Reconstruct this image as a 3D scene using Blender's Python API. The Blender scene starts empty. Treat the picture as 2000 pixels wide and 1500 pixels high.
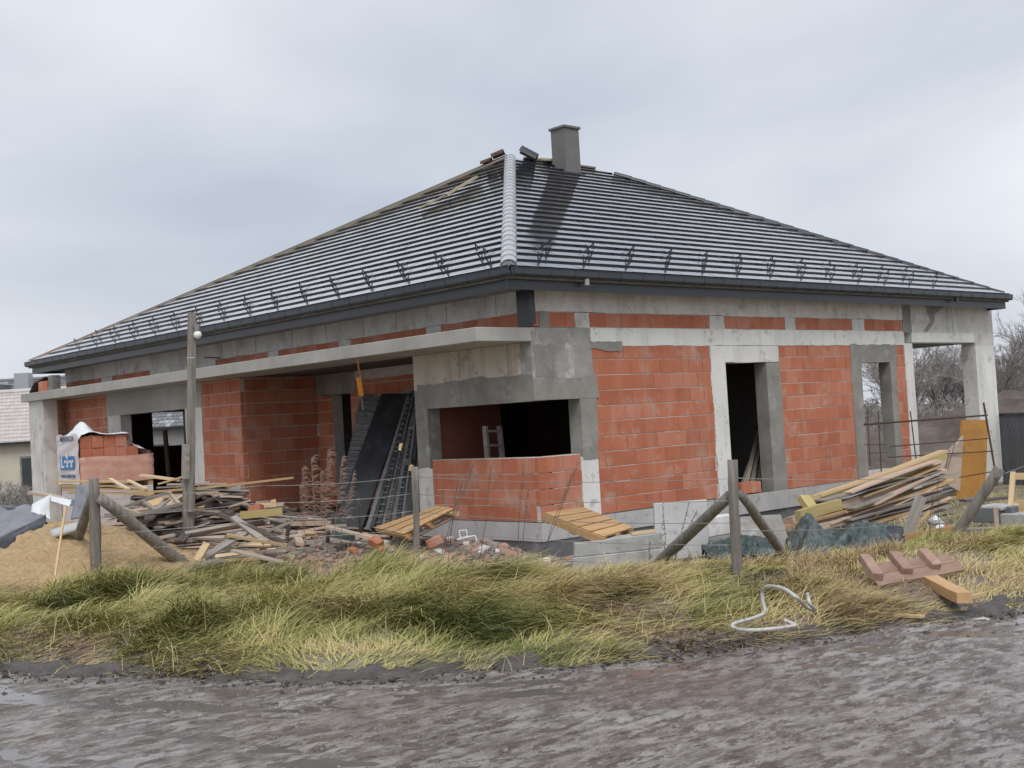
import bpy, bmesh, math, random
import numpy as np
from mathutils import Vector, Matrix
random.seed(7); RNG = np.random.default_rng(11)
SC = bpy.context.scene; COL = SC.collection

# ------------------------------------------------------------------ camera
# house axes: X runs along the right wall, Y along the left wall, z = 0 is the top of the foundation
F_PX, YAW, PITCH, ROLL = 2387.9, 0.835486, 0.030350, -0.057877
CAM = Vector((-12.890, -13.760, 1.580))
fw = Vector((math.cos(PITCH)*math.cos(YAW), math.cos(PITCH)*math.sin(YAW), math.sin(PITCH)))
_r = fw.cross(Vector((0, 0, 1))).normalized(); _u = _r.cross(fw)
RT = _r*math.cos(ROLL) + _u*math.sin(ROLL); UP = _u*math.cos(ROLL) - _r*math.sin(ROLL)
cd = bpy.data.cameras.new('camera'); cam = bpy.data.objects.new('camera', cd); COL.objects.link(cam)
cd.sensor_width = 36; cd.lens = 36*F_PX/2000; cd.clip_end = 3000; cd.clip_start = 0.1
m = Matrix((RT, UP, -fw)).transposed().to_4x4(); m.translation = CAM; cam.matrix_world = m
SC.camera = cam

# ------------------------------------------------------------------ sky, sun, exposure
SUN_EL, SUN_AZ = math.radians(54), math.radians(236)     # compass direction the sun stands in, measured from +X to +Y
w = bpy.data.worlds.new('World'); SC.world = w; w.use_nodes = True
nt = w.node_tree; N = nt.nodes; L = nt.links; bg = N['Background']
sky = N.new('ShaderNodeTexSky'); sky.sky_type = 'NISHITA'; sky.sun_disc = False
sky.sun_elevation = SUN_EL; sky.sun_rotation = math.pi/2 - SUN_AZ; sky.dust_density = 4
tc = N.new('ShaderNodeTexCoord'); mp = N.new('ShaderNodeMapping'); mp.inputs['Scale'].default_value = (1, 1, 2.3)
mp.inputs['Location'].default_value = (0.35, 0.1, 0.3)
nz = N.new('ShaderNodeTexNoise'); nz.inputs['Scale'].default_value = 1.5; nz.inputs['Detail'].default_value = 5; nz.inputs['Roughness'].default_value = .48
nz.inputs['Distortion'].default_value = .4
cr = N.new('ShaderNodeValToRGB'); e = cr.color_ramp.elements
e[0].position = .33; e[0].color = (4.55, 5.0, 5.75, 1); e[1].position = .67; e[1].color = (7.5, 7.75, 8.2, 1)
mx = N.new('ShaderNodeMix'); mx.data_type = 'RGBA'; mx.inputs[0].default_value = .9
L.new(tc.outputs['Generated'], mp.inputs['Vector']); L.new(mp.outputs[0], nz.inputs['Vector']); L.new(nz.outputs['Fac'], cr.inputs['Fac'])
L.new(sky.outputs[0], mx.inputs[6]); L.new(cr.outputs['Color'], mx.inputs[7]); L.new(mx.outputs[2], bg.inputs['Color'])
bg.inputs['Strength'].default_value = .1
sd = bpy.data.lights.new('sun', 'SUN'); sd.energy = 1.5; sd.angle = math.radians(28); sd.color = (1, .965, .92)
so = bpy.data.objects.new('sun', sd); COL.objects.link(so)
sdir = Vector((math.cos(SUN_EL)*math.cos(SUN_AZ), math.cos(SUN_EL)*math.sin(SUN_AZ), math.sin(SUN_EL)))
so.rotation_euler = sdir.to_track_quat('Z', 'Y').to_euler()
so.location = (-20, -20, 30)
SC.view_settings.view_transform = 'Standard'; SC.view_settings.look = 'None'
SC.view_settings.exposure = .28; SC.view_settings.gamma = 1

# ------------------------------------------------------------------ helpers
def ray(u, v): return fw + RT*((u-1000)/F_PX) - UP*((v-750)/F_PX)
def pl(u, v, ax, val):                  # point of the plane axis=val seen at photo pixel (u, v)
    d = ray(u, v); return CAM + d*((val-CAM[ax])/d[ax])
def dp(u, v, z): return CAM + ray(u, v)*z
def ppx(P):
    d = Vector(P)-CAM; z = d.dot(fw); return z, F_PX*d.dot(RT)/z+1000, 750-F_PX*d.dot(UP)/z

def vnoise(x, y, seed=0):
    x = np.asarray(x, float); y = np.asarray(y, float)
    xi = np.floor(x).astype(int); yi = np.floor(y).astype(int); fx = x-xi; fy = y-yi
    fx = fx*fx*(3-2*fx); fy = fy*fy*(3-2*fy)
    def h(a, b):
        n = (a*374761393 + b*668265263 + seed*974711) & 0x7fffffff
        n = ((n ^ (n >> 13))*1274126177) & 0x7fffffff
        return ((n ^ (n >> 16)) & 0xffff)/65535.
    return (h(xi, yi)*(1-fx)+h(xi+1, yi)*fx)*(1-fy) + (h(xi, yi+1)*(1-fx)+h(xi+1, yi+1)*fx)*fy
def fbm(x, y, seed=0, o=4):
    r = 0; a = .5
    for i in range(o): r = r + a*vnoise(np.asarray(x)*2**i, np.asarray(y)*2**i, seed+i*7); a *= .5
    return r

class MB:
    """collects faces; build() links them as one mesh object"""
    def __init__(s): s.v = []; s.f = []; s.t = []
    def add(s, vs, fs, tint=None):
        o = len(s.v); s.v += [tuple(p) for p in vs]; s.f += [tuple(i+o for i in f) for f in fs]
        s.t += [random.random() if tint is None else tint]*len(vs); return s
    def hexa(s, p, tint=None):          # 8 corners: bottom ring 0-3, top ring 4-7
        return s.add(p, [(0, 3, 2, 1), (4, 5, 6, 7), (0, 1, 5, 4), (1, 2, 6, 5), (2, 3, 7, 6), (3, 0, 4, 7)], tint)
    def box(s, x0, x1, y0, y1, z0, z1, tint=None):
        return s.hexa([(x0, y0, z0), (x1, y0, z0), (x1, y1, z0), (x0, y1, z0), (x0, y0, z1), (x1, y0, z1), (x1, y1, z1), (x0, y1, z1)], tint)
    def bar(s, a, b, w, h, side=None, tint=None, w2=None, h2=None):   # rectangular bar from a to b
        a = Vector(a); b = Vector(b); d = (b-a).normalized()
        r = (Vector(side) if side else Vector((0, 0, 1)) if abs(d.z) < .95 else Vector((1, 0, 0)))
        x = d.cross(r); x = x.normalized(); y = x.cross(d).normalized(); w2 = w2 or w; h2 = h2 or h
        q = lambda c, W, H: [c-x*W/2-y*H/2, c+x*W/2-y*H/2, c+x*W/2+y*H/2, c-x*W/2+y*H/2]
        return s.hexa(q(a, w, h)+q(b, w2, h2), tint)
    def tube(s, pts, rad, n=8, tint=None, cap=True):
        pts = [Vector(p) for p in pts]; R = rad if hasattr(rad, '__len__') else [rad]*len(pts)
        vs = []; fs = []; px = None
        for i, p in enumerate(pts):
            d = (pts[min(i+1, len(pts)-1)]-pts[max(i-1, 0)]).normalized()
            if px is None:
                r = Vector((0, 0, 1)) if abs(d.z) < .9 else Vector((1, 0, 0)); px = d.cross(r).normalized()
            px = (px-d*px.dot(d)).normalized(); py = d.cross(px)
            for k in range(n):
                a = 2*math.pi*k/n; vs.append(p+(px*math.cos(a)+py*math.sin(a))*R[i])
        for i in range(len(pts)-1):
            for k in range(n):
                fs.append((i*n+k, i*n+(k+1) % n, (i+1)*n+(k+1) % n, (i+1)*n+k))
        if cap: fs.append(tuple(range(n-1, -1, -1))); fs.append(tuple(range((len(pts)-1)*n, len(pts)*n)))
        return s.add(vs, fs, tint)
    def build(s, name, mat, parent=None, smooth=False, bevel=0, kind=None, label=None, cat=None, group=None, loc=None):
        me = bpy.data.meshes.new(name); V = s.v
        if loc is not None: V = [tuple(Vector(p)-Vector(loc)) for p in V]
        me.from_pydata(V, [], s.f); me.update()
        if len(s.t) == len(V):
            at = me.attributes.new('tint', 'FLOAT', 'POINT'); at.data.foreach_set('value', s.t)
        if bevel:
            bm = bmesh.new(); bm.from_mesh(me)
            bmesh.ops.bevel(bm, geom=bm.edges[:], offset=bevel, segments=1, affect='EDGES'); bm.to_mesh(me); bm.free()
        if smooth: me.polygons.foreach_set('use_smooth', [True]*len(me.polygons))
        return link(name, me, mat, parent, kind, label, cat, group, loc)
def link(name, me, mat, parent=None, kind=None, label=None, cat=None, group=None, loc=None):
    if mat and not me.materials: me.materials.append(mat)
    o = bpy.data.objects.new(name, me); COL.objects.link(o)
    if loc is not None: o.location = loc
    if parent: o.parent = parent
    return tag(o, label, cat, group, kind)
def tag(o, label=None, cat=None, group=None, kind=None):
    for k, v in (('label', label), ('category', cat), ('group', group), ('kind', kind)):
        if v: o[k] = v
    return o
def thing(name, label, cat, loc=(0, 0, 0), group=None):
    o = bpy.data.objects.new(name, None); COL.objects.link(o); o.location = loc; o.empty_display_size = .2
    return tag(o, label, cat, group)
def npmesh(name, v, f, tint=None, smooth=False):     # v (n,3), f (m,4) arrays
    me = bpy.data.meshes.new(name); k = f.shape[1]
    me.vertices.add(len(v)); me.vertices.foreach_set('co', v.astype(np.float32).ravel())
    me.loops.add(f.size); me.loops.foreach_set('vertex_index', f.astype(np.int32).ravel())
    me.polygons.add(len(f)); me.polygons.foreach_set('loop_start', np.arange(0, f.size, k, dtype=np.int32))
    me.polygons.foreach_set('loop_total', np.full(len(f), k, np.int32))
    if smooth: me.polygons.foreach_set('use_smooth', np.ones(len(f), bool))
    me.update(calc_edges=True)
    if tint is not None:
        a = me.attributes.new('tint', 'FLOAT', 'POINT'); a.data.foreach_set('value', tint.astype(np.float32))
    return me
def grid(nx, ny): 
    i, j = np.meshgrid(np.arange(nx-1), np.arange(ny-1), indexing='ij'); a = (i*ny+j).ravel()
    return np.stack([a, a+ny, a+ny+1, a+1], 1)

# ------------------------------------------------------------------ materials
def mat(name, c1, c2, rough=.8, scale=3, detail=6, bump=.3, bscale=40, spec=.5, stretch=(1, 1, 1), local=False, rand=.25,
        spots=None, sscale=6, srange=(.55, .7), streak=None, metal=0, c3=None, rrange=None, bdist=.01, alpha=None, nrough=.6, ior=None, coat=0, ribs=0, pits=0):
    """two colours mixed by noise and by a per-piece random value; spots = a third colour in patches; streak = colour of vertical runs"""
    m = bpy.data.materials.new(name); m.use_nodes = True; t = m.node_tree; n = t.nodes; l = t.links; b = n['Principled BSDF']
    co = n.new('ShaderNodeTexCoord').outputs['Object'] if local else n.new('ShaderNodeNewGeometry').outputs['Position']
    oi = n.new('ShaderNodeObjectInfo'); at = n.new('ShaderNodeAttribute'); at.attribute_name = 'tint'
    ad = n.new('ShaderNodeMath'); ad.operation = 'ADD'; l.new(oi.outputs['Random'], ad.inputs[0]); l.new(at.outputs['Fac'], ad.inputs[1])
    fr = n.new('ShaderNodeMath'); fr.operation = 'FRACT'; l.new(ad.outputs[0], fr.inputs[0])
    if local:
        of = n.new('ShaderNodeVectorMath'); of.operation = 'ADD'; l.new(co, of.inputs[0])
        sc = n.new('ShaderNodeVectorMath'); sc.operation = 'SCALE'; sc.inputs[0].default_value = (17, 9, 23); l.new(fr.outputs[0], sc.inputs['Scale'])
        l.new(sc.outputs[0], of.inputs[1]); co = of.outputs[0]
    mp = n.new('ShaderNodeMapping'); mp.inputs['Scale'].default_value = stretch; l.new(co, mp.inputs['Vector']); cv = mp.outputs[0]
    def noise(s, d=6, r=.6, vec=None):
        z = n.new('ShaderNodeTexNoise'); z.inputs['Scale'].default_value = s; z.inputs['Detail'].default_value = d; z.inputs['Roughness'].default_value = r
        l.new(vec or cv, z.inputs['Vector']); return z.outputs['Fac']
    def mrange(x, a, b_, c=0, d=1):
        z = n.new('ShaderNodeMapRange'); l.new(x, z.inputs[0]); z.inputs[1].default_value = a; z.inputs[2].default_value = b_; z.inputs[3].default_value = c; z.inputs[4].default_value = d
        return z.outputs[0]
    def mix(f, a, b_):
        z = n.new('ShaderNodeMix'); z.data_type = 'RGBA'
        l.new(f, z.inputs[0])
        for k, x in ((6, a), (7, b_)):
            if isinstance(x, tuple): z.inputs[k].default_value = (*x, 1)
            else: l.new(x, z.inputs[k])
        return z.outputs[2]
    nz = noise(scale, detail, nrough); f1 = mrange(nz, .3, .7)
    col = mix(f1, c1, c2)
    if c3: col = mix(mrange(fr.outputs[0], .55, 1.0, 0, .9), col, c3)
    if spots: col = mix(mrange(noise(sscale, 5, .65), srange[0], srange[1]), col, spots)
    if streak:
        ms = n.new('ShaderNodeMapping'); ms.inputs['Scale'].default_value = (1, 1, .12); l.new(co, ms.inputs['Vector'])
        col = mix(mrange(noise(3.2, 5, .6, ms.outputs[0]), .52, .75, 0, .75), col, streak)
    if rand:
        hs = n.new('ShaderNodeHueSaturation'); l.new(col, hs.inputs['Color']); l.new(mrange(fr.outputs[0], 0, 1, 1-rand, 1+rand), hs.inputs['Value']); col = hs.outputs[0]
    l.new(col, b.inputs['Base Color'])
    b.inputs['Roughness'].default_value = rough; b.inputs['Metallic'].default_value = metal; b.inputs['Specular IOR Level'].default_value = spec
    if ior: b.inputs['IOR'].default_value = ior
    if coat: b.inputs['Coat Weight'].default_value = coat; b.inputs['Coat Roughness'].default_value = rough
    if rrange: l.new(mrange(noise(sscale*.6, 5), .35, .65, *rrange), b.inputs['Roughness'])
    if pits:
        pz = n.new('ShaderNodeTexVoronoi'); pz.inputs['Scale'].default_value = pits; l.new(cv, pz.inputs['Vector'])
        gate = n.new('ShaderNodeMath'); gate.operation = 'MULTIPLY'; l.new(mrange(pz.outputs['Distance'], .10, .16, 1, 0), gate.inputs[0]); l.new(mrange(noise(2.5, 3, .5), .5, .6), gate.inputs[1])
        col2 = mix(gate.outputs[0], col, (.12, .115, .11)); l.new(col2, b.inputs['Base Color'])
    if bump:
        bp = n.new('ShaderNodeBump'); bp.inputs['Strength'].default_value = bump; bp.inputs['Distance'].default_value = bdist
        hgt_ = noise(bscale, 5, .65)
        if ribs:
            sx = n.new('ShaderNodeSeparateXYZ'); l.new(co, sx.inputs[0]); s1 = n.new('ShaderNodeMath'); s1.operation = 'ADD'; l.new(sx.outputs[0], s1.inputs[0]); l.new(sx.outputs[1], s1.inputs[1])
            s2 = n.new('ShaderNodeMath'); s2.operation = 'MULTIPLY'; l.new(s1.outputs[0], s2.inputs[0]); s2.inputs[1].default_value = 6.2832/ribs
            s3 = n.new('ShaderNodeMath'); s3.operation = 'SINE'; l.new(s2.outputs[0], s3.inputs[0]); s4 = n.new('ShaderNodeMath'); s4.operation = 'MULTIPLY_ADD'; l.new(s3.outputs[0], s4.inputs[0]); s4.inputs[1].default_value = .35; l.new(hgt_, s4.inputs[2]); hgt_ = s4.outputs[0]
        l.new(hgt_, bp.inputs['Height']); l.new(bp.outputs[0], b.inputs['Normal'])
    return m
K = {}
K['brick'] = mat('hollow_brick', (.435, .132, .066), (.525, .188, .104), .85, 2.2, 6, .35, 60, rand=.12, c3=(.46, .195, .13), spots=(.48, .36, .30), sscale=2.1, srange=(.54, .76), streak=(.49, .26, .19), ribs=.045)
K['brickU'] = mat('shade_darkened_brick', (.17, .058, .04), (.22, .08, .055), .95, 2.2, 6, .35, 60, rand=.15)  # darkened copy of the brick, indoor shade put into its colour
K['intr'] = mat('shade_darkened_render', (.09, .08, .075), (.14, .13, .12), .95, 2.2, 6, .35, 60, rand=.1)  # walls, floor and ceiling inside: shade of the rooms painted as a darker base
K['mortar'] = mat('mortar', (.50, .46, .43), (.70, .66, .62), .95, 8, 6, .8, 50, rand=.05)
K['conc'] = mat('raw_concrete', (.52, .51, .485), (.74, .73, .70), .9, 1.6, 8, .5, 30, rand=.04, spots=(.32, .31, .29), sscale=2.3, srange=(.54, .74), streak=(.36, .35, .33), pits=14)
K['concL'] = mat('pale_aerated_concrete', (.66, .66, .64), (.80, .80, .77), .92, 1.4, 8, .5, 45, rand=.04, spots=(.36, .36, .35), sscale=2.8, srange=(.56, .72), pits=11, streak=(.50, .49, .47))
K['cream'] = mat('cream_stained_concrete', (.52, .475, .41), (.70, .655, .57), .9, 1.5, 8, .5, 30, rand=.03, spots=(.28, .25, .22), sscale=2.2, srange=(.56, .74), streak=(.32, .28, .24), pits=9)
K['plaster'] = mat('grey_smoothed_plaster', (.20, .195, .175), (.33, .32, .295), .85, 2.0, 8, .4, 18, rand=.03, spots=(.42, .42, .41), sscale=2.4, srange=(.56, .74))
K['plaster2'] = mat('patchy_corner_plaster', (.25, .245, .23), (.40, .39, .375), .88, 2.6, 8, .5, 16, rand=.03, spots=(.56, .56, .54), sscale=1.6, srange=(.52, .64), streak=(.33, .325, .31), pits=12)
K['slab'] = mat('slab_concrete', (.32, .31, .285), (.46, .45, .42), .85, 1.2, 7, .25, 35, rand=.03, streak=(.34, .33, .30))
K['found'] = mat('bituminous_foundation', (.10, .11, .12), (.17, .18, .19), .6, 1.5, 6, .4, 25, rand=.03, spots=(.30, .31, .32), sscale=2, srange=(.55, .75))
K['concM'] = mat('dull_grey_concrete', (.36, .36, .35), (.52, .52, .51), .92, 2, 8, .5, 40, rand=.05, spots=(.28, .27, .26), sscale=3, srange=(.55, .72), pits=14)
K['foundL'] = mat('pale_foundation_block', (.40, .40, .40), (.52, .52, .52), .9, 2, 6, .4, 30, rand=.06, spots=(.30, .30, .30))
K['tile'] = mat('wet_anthracite_tile', (.009, .013, .024), (.015, .020, .033), .1, 6, 5, .03, 30, spec=.5, rand=.25, rrange=(.03, .09), sscale=3, ior=1.55, coat=1.0)
K['metal'] = mat('anthracite_sheet_metal', (.028, .033, .043), (.040, .046, .058), .38, 3, 4, .03, 20, spec=.5, rand=.10)
K['chim'] = mat('grey_chimney_cladding', (.14, .135, .13), (.18, .175, .165), .6, 2, 5, .15, 60, rand=.03)
K['membrane'] = mat('roof_membrane', (.10, .095, .085), (.19, .17, .14), .8, 4, 5, .3, 20, rand=.05)
K['batten'] = mat('roof_batten', (.30, .26, .18), (.42, .37, .26), .8, 6, 5, .3, 30, stretch=(.15, 1, 1), local=True, rand=.2)
K['woodN'] = mat('fresh_pine', (.48, .33, .16), (.62, .45, .25), .75, 14, 6, .3, 40, stretch=(.10, 1, 1), local=True, rand=.22, c3=(.58, .46, .31))
K['woodO'] = mat('orange_planed_board', (.42, .25, .11), (.54, .35, .18), .7, 14, 6, .3, 40, stretch=(.10, 1, 1), local=True, rand=.15)
K['woodG'] = mat('weathered_grey_wood', (.23, .205, .185), (.40, .37, .34), .9, 16, 6, .6, 40, stretch=(.08, 1, 1), local=True, rand=.30, c3=(.36, .28, .21))
K['woodD'] = mat('dark_wet_wood', (.065, .052, .045), (.14, .115, .10), .8, 16, 6, .6, 40, stretch=(.08, 1, 1), local=True, rand=.30)
K['woodP'] = mat('pinkish_sawn_board', (.42, .31, .24), (.54, .43, .35), .85, 16, 6, .4, 40, stretch=(.08, 1, 1), local=True, rand=.18)
K['woodY'] = mat('yellow_lacquered_board', (.42, .33, .13), (.53, .43, .20), .65, 10, 5, .15, 40, stretch=(.1, 1, 1), local=True, rand=.10)
K['post'] = mat('grey_round_timber', (.13, .115, .10), (.29, .265, .24), .9, 18, 6, .8, 30, stretch=(1, 1, .08), local=True, rand=.2, bdist=.02)
K['panelB'] = mat('black_film_faced_board', (.020, .022, .026), (.045, .048, .054), .42, 2, 6, .2, 20, local=True, rand=.25, spots=(.11, .115, .12), sscale=2.5, srange=(.55, .8))
K['panelG'] = mat('grey_dirty_formwork', (.11, .11, .11), (.22, .22, .22), .8, 4, 6, .5, 30, local=True, rand=.25, spots=(.30, .30, .30))
K['orangeP'] = mat('orange_brown_formwork_board', (.42, .19, .03), (.52, .26, .055), .5, 3, 6, .15, 30, local=True, rand=.05, spots=(.28, .12, .03), sscale=3, srange=(.58, .75))
K['rust'] = mat('rusty_steel', (.055, .035, .030), (.12, .065, .05), .8, 8, 5, .5, 60, rand=.15)
K['wire'] = mat('galvanised_wire', (.30, .30, .30), (.42, .42, .42), .45, 6, 4, 0, rand=.1, metal=.6)
K['black'] = mat('black_plastic_sheet', (.018, .020, .024), (.040, .044, .052), .32, 3, 5, .25, 14, rand=.10)
K['greyfoil'] = mat('grey_blue_foil', (.17, .175, .20), (.25, .26, .29), .5, 3, 5, .2, 14, rand=.05)
K['white'] = mat('white_plastic', (.66, .69, .72), (.76, .78, .80), .4, 3, 5, .25, 18, rand=.03)
K['wrap'] = mat('pink_tinted_shrink_film', (.56, .30, .23), (.64, .41, .34), .28, 5, 6, .5, 12, rand=.04, bdist=.02)
K['wrapW'] = mat('pale_printed_shrink_film', (.60, .54, .54), (.68, .63, .64), .28, 5, 6, .5, 12, rand=.04, bdist=.02)
K['blue'] = mat('blue_print', (.015, .16, .42), (.02, .19, .46), .4, 5, 3, 0, rand=0)
K['ink'] = mat('dark_blue_print', (.05, .07, .16), (.06, .08, .18), .4, 5, 3, 0, rand=0)
K['ink_w'] = mat('white_print', (.75, .77, .80), (.80, .82, .84), .4, 5, 3, 0, rand=0)
K['tarp'] = mat('green_blue_tarpaulin', (.022, .036, .036), (.075, .105, .100), .28, 5, 6, .7, 16, rand=.05, spots=(.20, .25, .245), sscale=3, srange=(.55, .75))
K['orange'] = mat('orange_strap', (.55, .22, .03), (.62, .27, .05), .6, 6, 4, .1, rand=.05)
K['sand'] = mat('ochre_sand', (.33, .21, .10), (.68, .51, .30), .95, 9, 9, 1, 14, rand=0, nrough=.85, bdist=.08)
K['dirt'] = mat('site_soil', (.14, .115, .095), (.26, .22, .185), .95, 1.2, 8, .9, 8, rand=0, spots=(.30, .28, .16), sscale=.5, srange=(.5, .7), bdist=.03)
K['mud'] = mat('dark_soil', (.075, .06, .055), (.17, .14, .125), .95, 1.0, 8, 1, 4, rand=0, bdist=.05)
K['rubble'] = mat('mixed_rubble', (.21, .185, .165), (.36, .33, .30), .95, 5, 6, .8, 30, rand=.35, c3=(.33, .17, .12))
K['rubbleW'] = mat('pale_concrete_chunks', (.55, .55, .54), (.66, .66, .65), .95, 5, 6, .8, 30, rand=.15)
K['glass'] = mat('milk_glass', (.78, .78, .76), (.82, .82, .80), .15, 3, 3, 0, rand=0)
K['cable'] = mat('pale_hose_plastic', (.46, .45, .42), (.60, .59, .56), .5, 6, 5, .1, rand=0, spots=(.30, .26, .22), sscale=9, srange=(.55, .7))
K['woodR'] = mat('reddish_brown_board', (.27, .165, .125), (.38, .26, .20), .8, 14, 6, .5, 40, stretch=(.10, 1, 1), local=True, rand=.2)
# ------------------------------------------------------------------ ground, road
EDGE = [(-17, 22), (-13.6, 12), (-11.0, 4.6), (-9.6, .6), (-8.68, -1.48), (-7.49, -4.17), (-6.12, -5.87), (-4.05, -7.0), (-1.32, -8.07), (4, -9.9), (12, -12.6), (24, -17), (44, -25)]
def catmull(P, n):
    P = np.array([P[0]]+P+[P[-1]], float); out = []
    for i in range(1, len(P)-2):
        t = np.linspace(0, 1, n, endpoint=False)[:, None]; a, b, c, d = P[i-1], P[i], P[i+1], P[i+2]
        out.append(.5*((2*b)+(-a+c)*t+(2*a-5*b+4*c-d)*t*t+(-a+3*b-3*c+d)*t**3))
    return np.vstack(out+[P[-2:-1]])
EC = catmull(EDGE, 60)
_seg = np.r_[0, np.cumsum(np.linalg.norm(np.diff(EC, axis=0), axis=1))]
def edge_at(t):
    x = np.interp(t, _seg, EC[:, 0]); y = np.interp(t, _seg, EC[:, 1])
    h = .6; tx = np.interp(t+h, _seg, EC[:, 0])-np.interp(t-h, _seg, EC[:, 0]); ty = np.interp(t+h, _seg, EC[:, 1])-np.interp(t-h, _seg, EC[:, 1])
    ln = np.hypot(tx, ty)+1e-9
    return x, y, tx/ln, ty/ln            # normal towards the road = (ty, -tx)
def edge_dist(x, y):                     # signed distance, positive on the road side
    x = np.asarray(x, float); y = np.asarray(y, float); s = EC[::6]
    d = np.hypot(x[..., None]-s[:, 0], y[..., None]-s[:, 1]); k = d.argmin(-1)
    tx = np.gradient(s[:, 0])[k]; ty = np.gradient(s[:, 1])[k]; ln = np.hypot(tx, ty)
    return ((x-s[k, 0])*ty-(y-s[k, 1])*tx)/ln
GZ = -.45
def gz(x, y):
    x = np.asarray(x, float); y = np.asarray(y, float); s = edge_dist(x, y)
    z = GZ + .10*(fbm(x*.5, y*.5, 3)-.47)
    verge = np.clip(-s/1.2, 0, 1)*np.clip((5.2+s)/2.2, 0, 1)
    z = z + verge*(.10+.42*(fbm(x*1.25, y*1.25, 5, 3)-.47))
    z = z - .14*np.clip((-s-5)/3, 0, 1)
    z = np.where(s > -.35, z - .16*np.clip((s+.35)/.5, 0, 1), z)
    return z
def g1(x, y): return float(gz(np.array([x]), np.array([y]))[0])

ax = np.unique(np.r_[np.linspace(-250, -30, 16), np.linspace(-30, -14, 18), np.arange(-14, 8, .22), np.linspace(8, 40, 50), np.linspace(40, 350, 22)])
ay = np.unique(np.r_[np.linspace(-250, -30, 16), np.linspace(-30, -14, 18), np.arange(-14, 12, .22), np.linspace(12, 50, 50), np.linspace(50, 350, 22)])
X, Y = np.meshgrid(ax, ay, indexing='ij'); Z = gz(X, Y)
inh = (X > .15) & (X < 14.9) & (Y > .1) & (Y < 18.2); Z = np.where(inh, -.75, Z)
me = npmesh('ground', np.stack([X.ravel(), Y.ravel(), Z.ravel()], 1), grid(len(ax), len(ay)), smooth=True)
link('ground', me, K['dirt'], kind='structure')

# muddy road, laid just over the ground and following the edge
tt = np.unique(np.r_[np.linspace(0, 20, 30), np.arange(20, 50, .045), np.linspace(50, _seg[-1], 40)])
ss = np.unique(np.r_[np.arange(-.25, 9, .04), np.linspace(9, 24, 24)])
T, S = np.meshgrid(tt, ss, indexing='ij'); ex, ey, tx, ty = edge_at(T)
RX = ex+ty*S; RY = ey-tx*S
rut = -.05*np.exp(-((S-1.0)/.35)**2) - .03*np.exp(-((S-3.0)/.6)**2)
lump = .075*(fbm(T*2.6, S*5.0, 21, 5)-.47) + .085*(fbm(T*5.5, S*9.0, 31, 3)-.44)
amp = np.clip(.55+1.0*(fbm(T*.25, S*.3, 41, 3)-.35), .45, 1.3)*np.clip((T-24)/8, .55, 1)
edge = -.05*np.clip(1-S/.8, 0, 1)
RZ = GZ-.043+rut*.25+lump*amp*.95+edge*.8-.010*np.clip((31-T)/5, 0, 1)*np.clip((S-.6)/.6, 0, 1)-.008*(fbm(T*.35, S*.4, 44, 2)-.4)*3
me = npmesh('road', np.stack([RX.ravel(), RY.ravel(), RZ.ravel()], 1), grid(len(tt), len(ss)), smooth=True)
mr = bpy.data.materials.new('wet_muddy_gravel'); mr.use_nodes = True; t_ = mr.node_tree; n_ = t_.nodes; l_ = t_.links; b_ = n_['Principled BSDF']
ge = n_.new('ShaderNodeNewGeometry')
def _n(sc, d=6, r=.6, st=(1, 1, 1), off=0):
    mp_ = n_.new('ShaderNodeMapping'); mp_.inputs['Scale'].default_value = st; mp_.inputs['Location'].default_value = (off, off, 0); mp_.inputs['Rotation'].default_value = (0, 0, .75); l_.new(ge.outputs['Position'], mp_.inputs['Vector'])
    z = n_.new('ShaderNodeTexNoise'); z.inputs['Scale'].default_value = sc; z.inputs['Detail'].default_value = d; z.inputs['Roughness'].default_value = r; l_.new(mp_.outputs[0], z.inputs['Vector']); return z.outputs['Fac']
def _r(x, a, b, c=0, d=1):
    z = n_.new('ShaderNodeMapRange'); l_.new(x, z.inputs[0])
    for i, q in enumerate((a, b, c, d)): z.inputs[i+1].default_value = q
    return z.outputs[0]
def _m(f, a, b):
    z = n_.new('ShaderNodeMix'); z.data_type = 'RGBA'; l_.new(f, z.inputs[0])
    for k, q in ((6, a), (7, b)):
        if isinstance(q, tuple): z.inputs[k].default_value = (*q, 1)
        else: l_.new(q, z.inputs[k])
    return z.outputs[2]
c_ = _m(_r(_n(3.2, 8, .72, (1, 2.2, 1)), .43, .57), (.17, .149, .136), (.385, .358, .342))
c_ = _m(_r(_n(4.5, 8, .75, (1, 2.4, 1), 9), .50, .57, 0, .9), c_, (.085, .058, .05))
c_ = _m(_r(_n(.45, 3, .5, (1, 1, 1), 4), .50, .66, 0, .55), c_, (.15, .105, .09))
c_ = _m(_r(_n(16, 5, .7, (1, 1.6, 1), 2), .58, .66, 0, .7), c_, (.42, .40, .39))
l_.new(c_, b_.inputs['Base Color'])
l_.new(_r(_n(.9, 5, .6, (1, 1.5, 1), 13), .45, .66, .08, .55), b_.inputs['Roughness'])
bp_ = n_.new('ShaderNodeBump'); bp_.inputs['Strength'].default_value = .9; bp_.inputs['Distance'].default_value = .03; l_.new(_n(20, 8, .75), bp_.inputs['Height']); l_.new(bp_.outputs[0], b_.inputs['Normal'])
link('road', me, mr, kind='structure')

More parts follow.
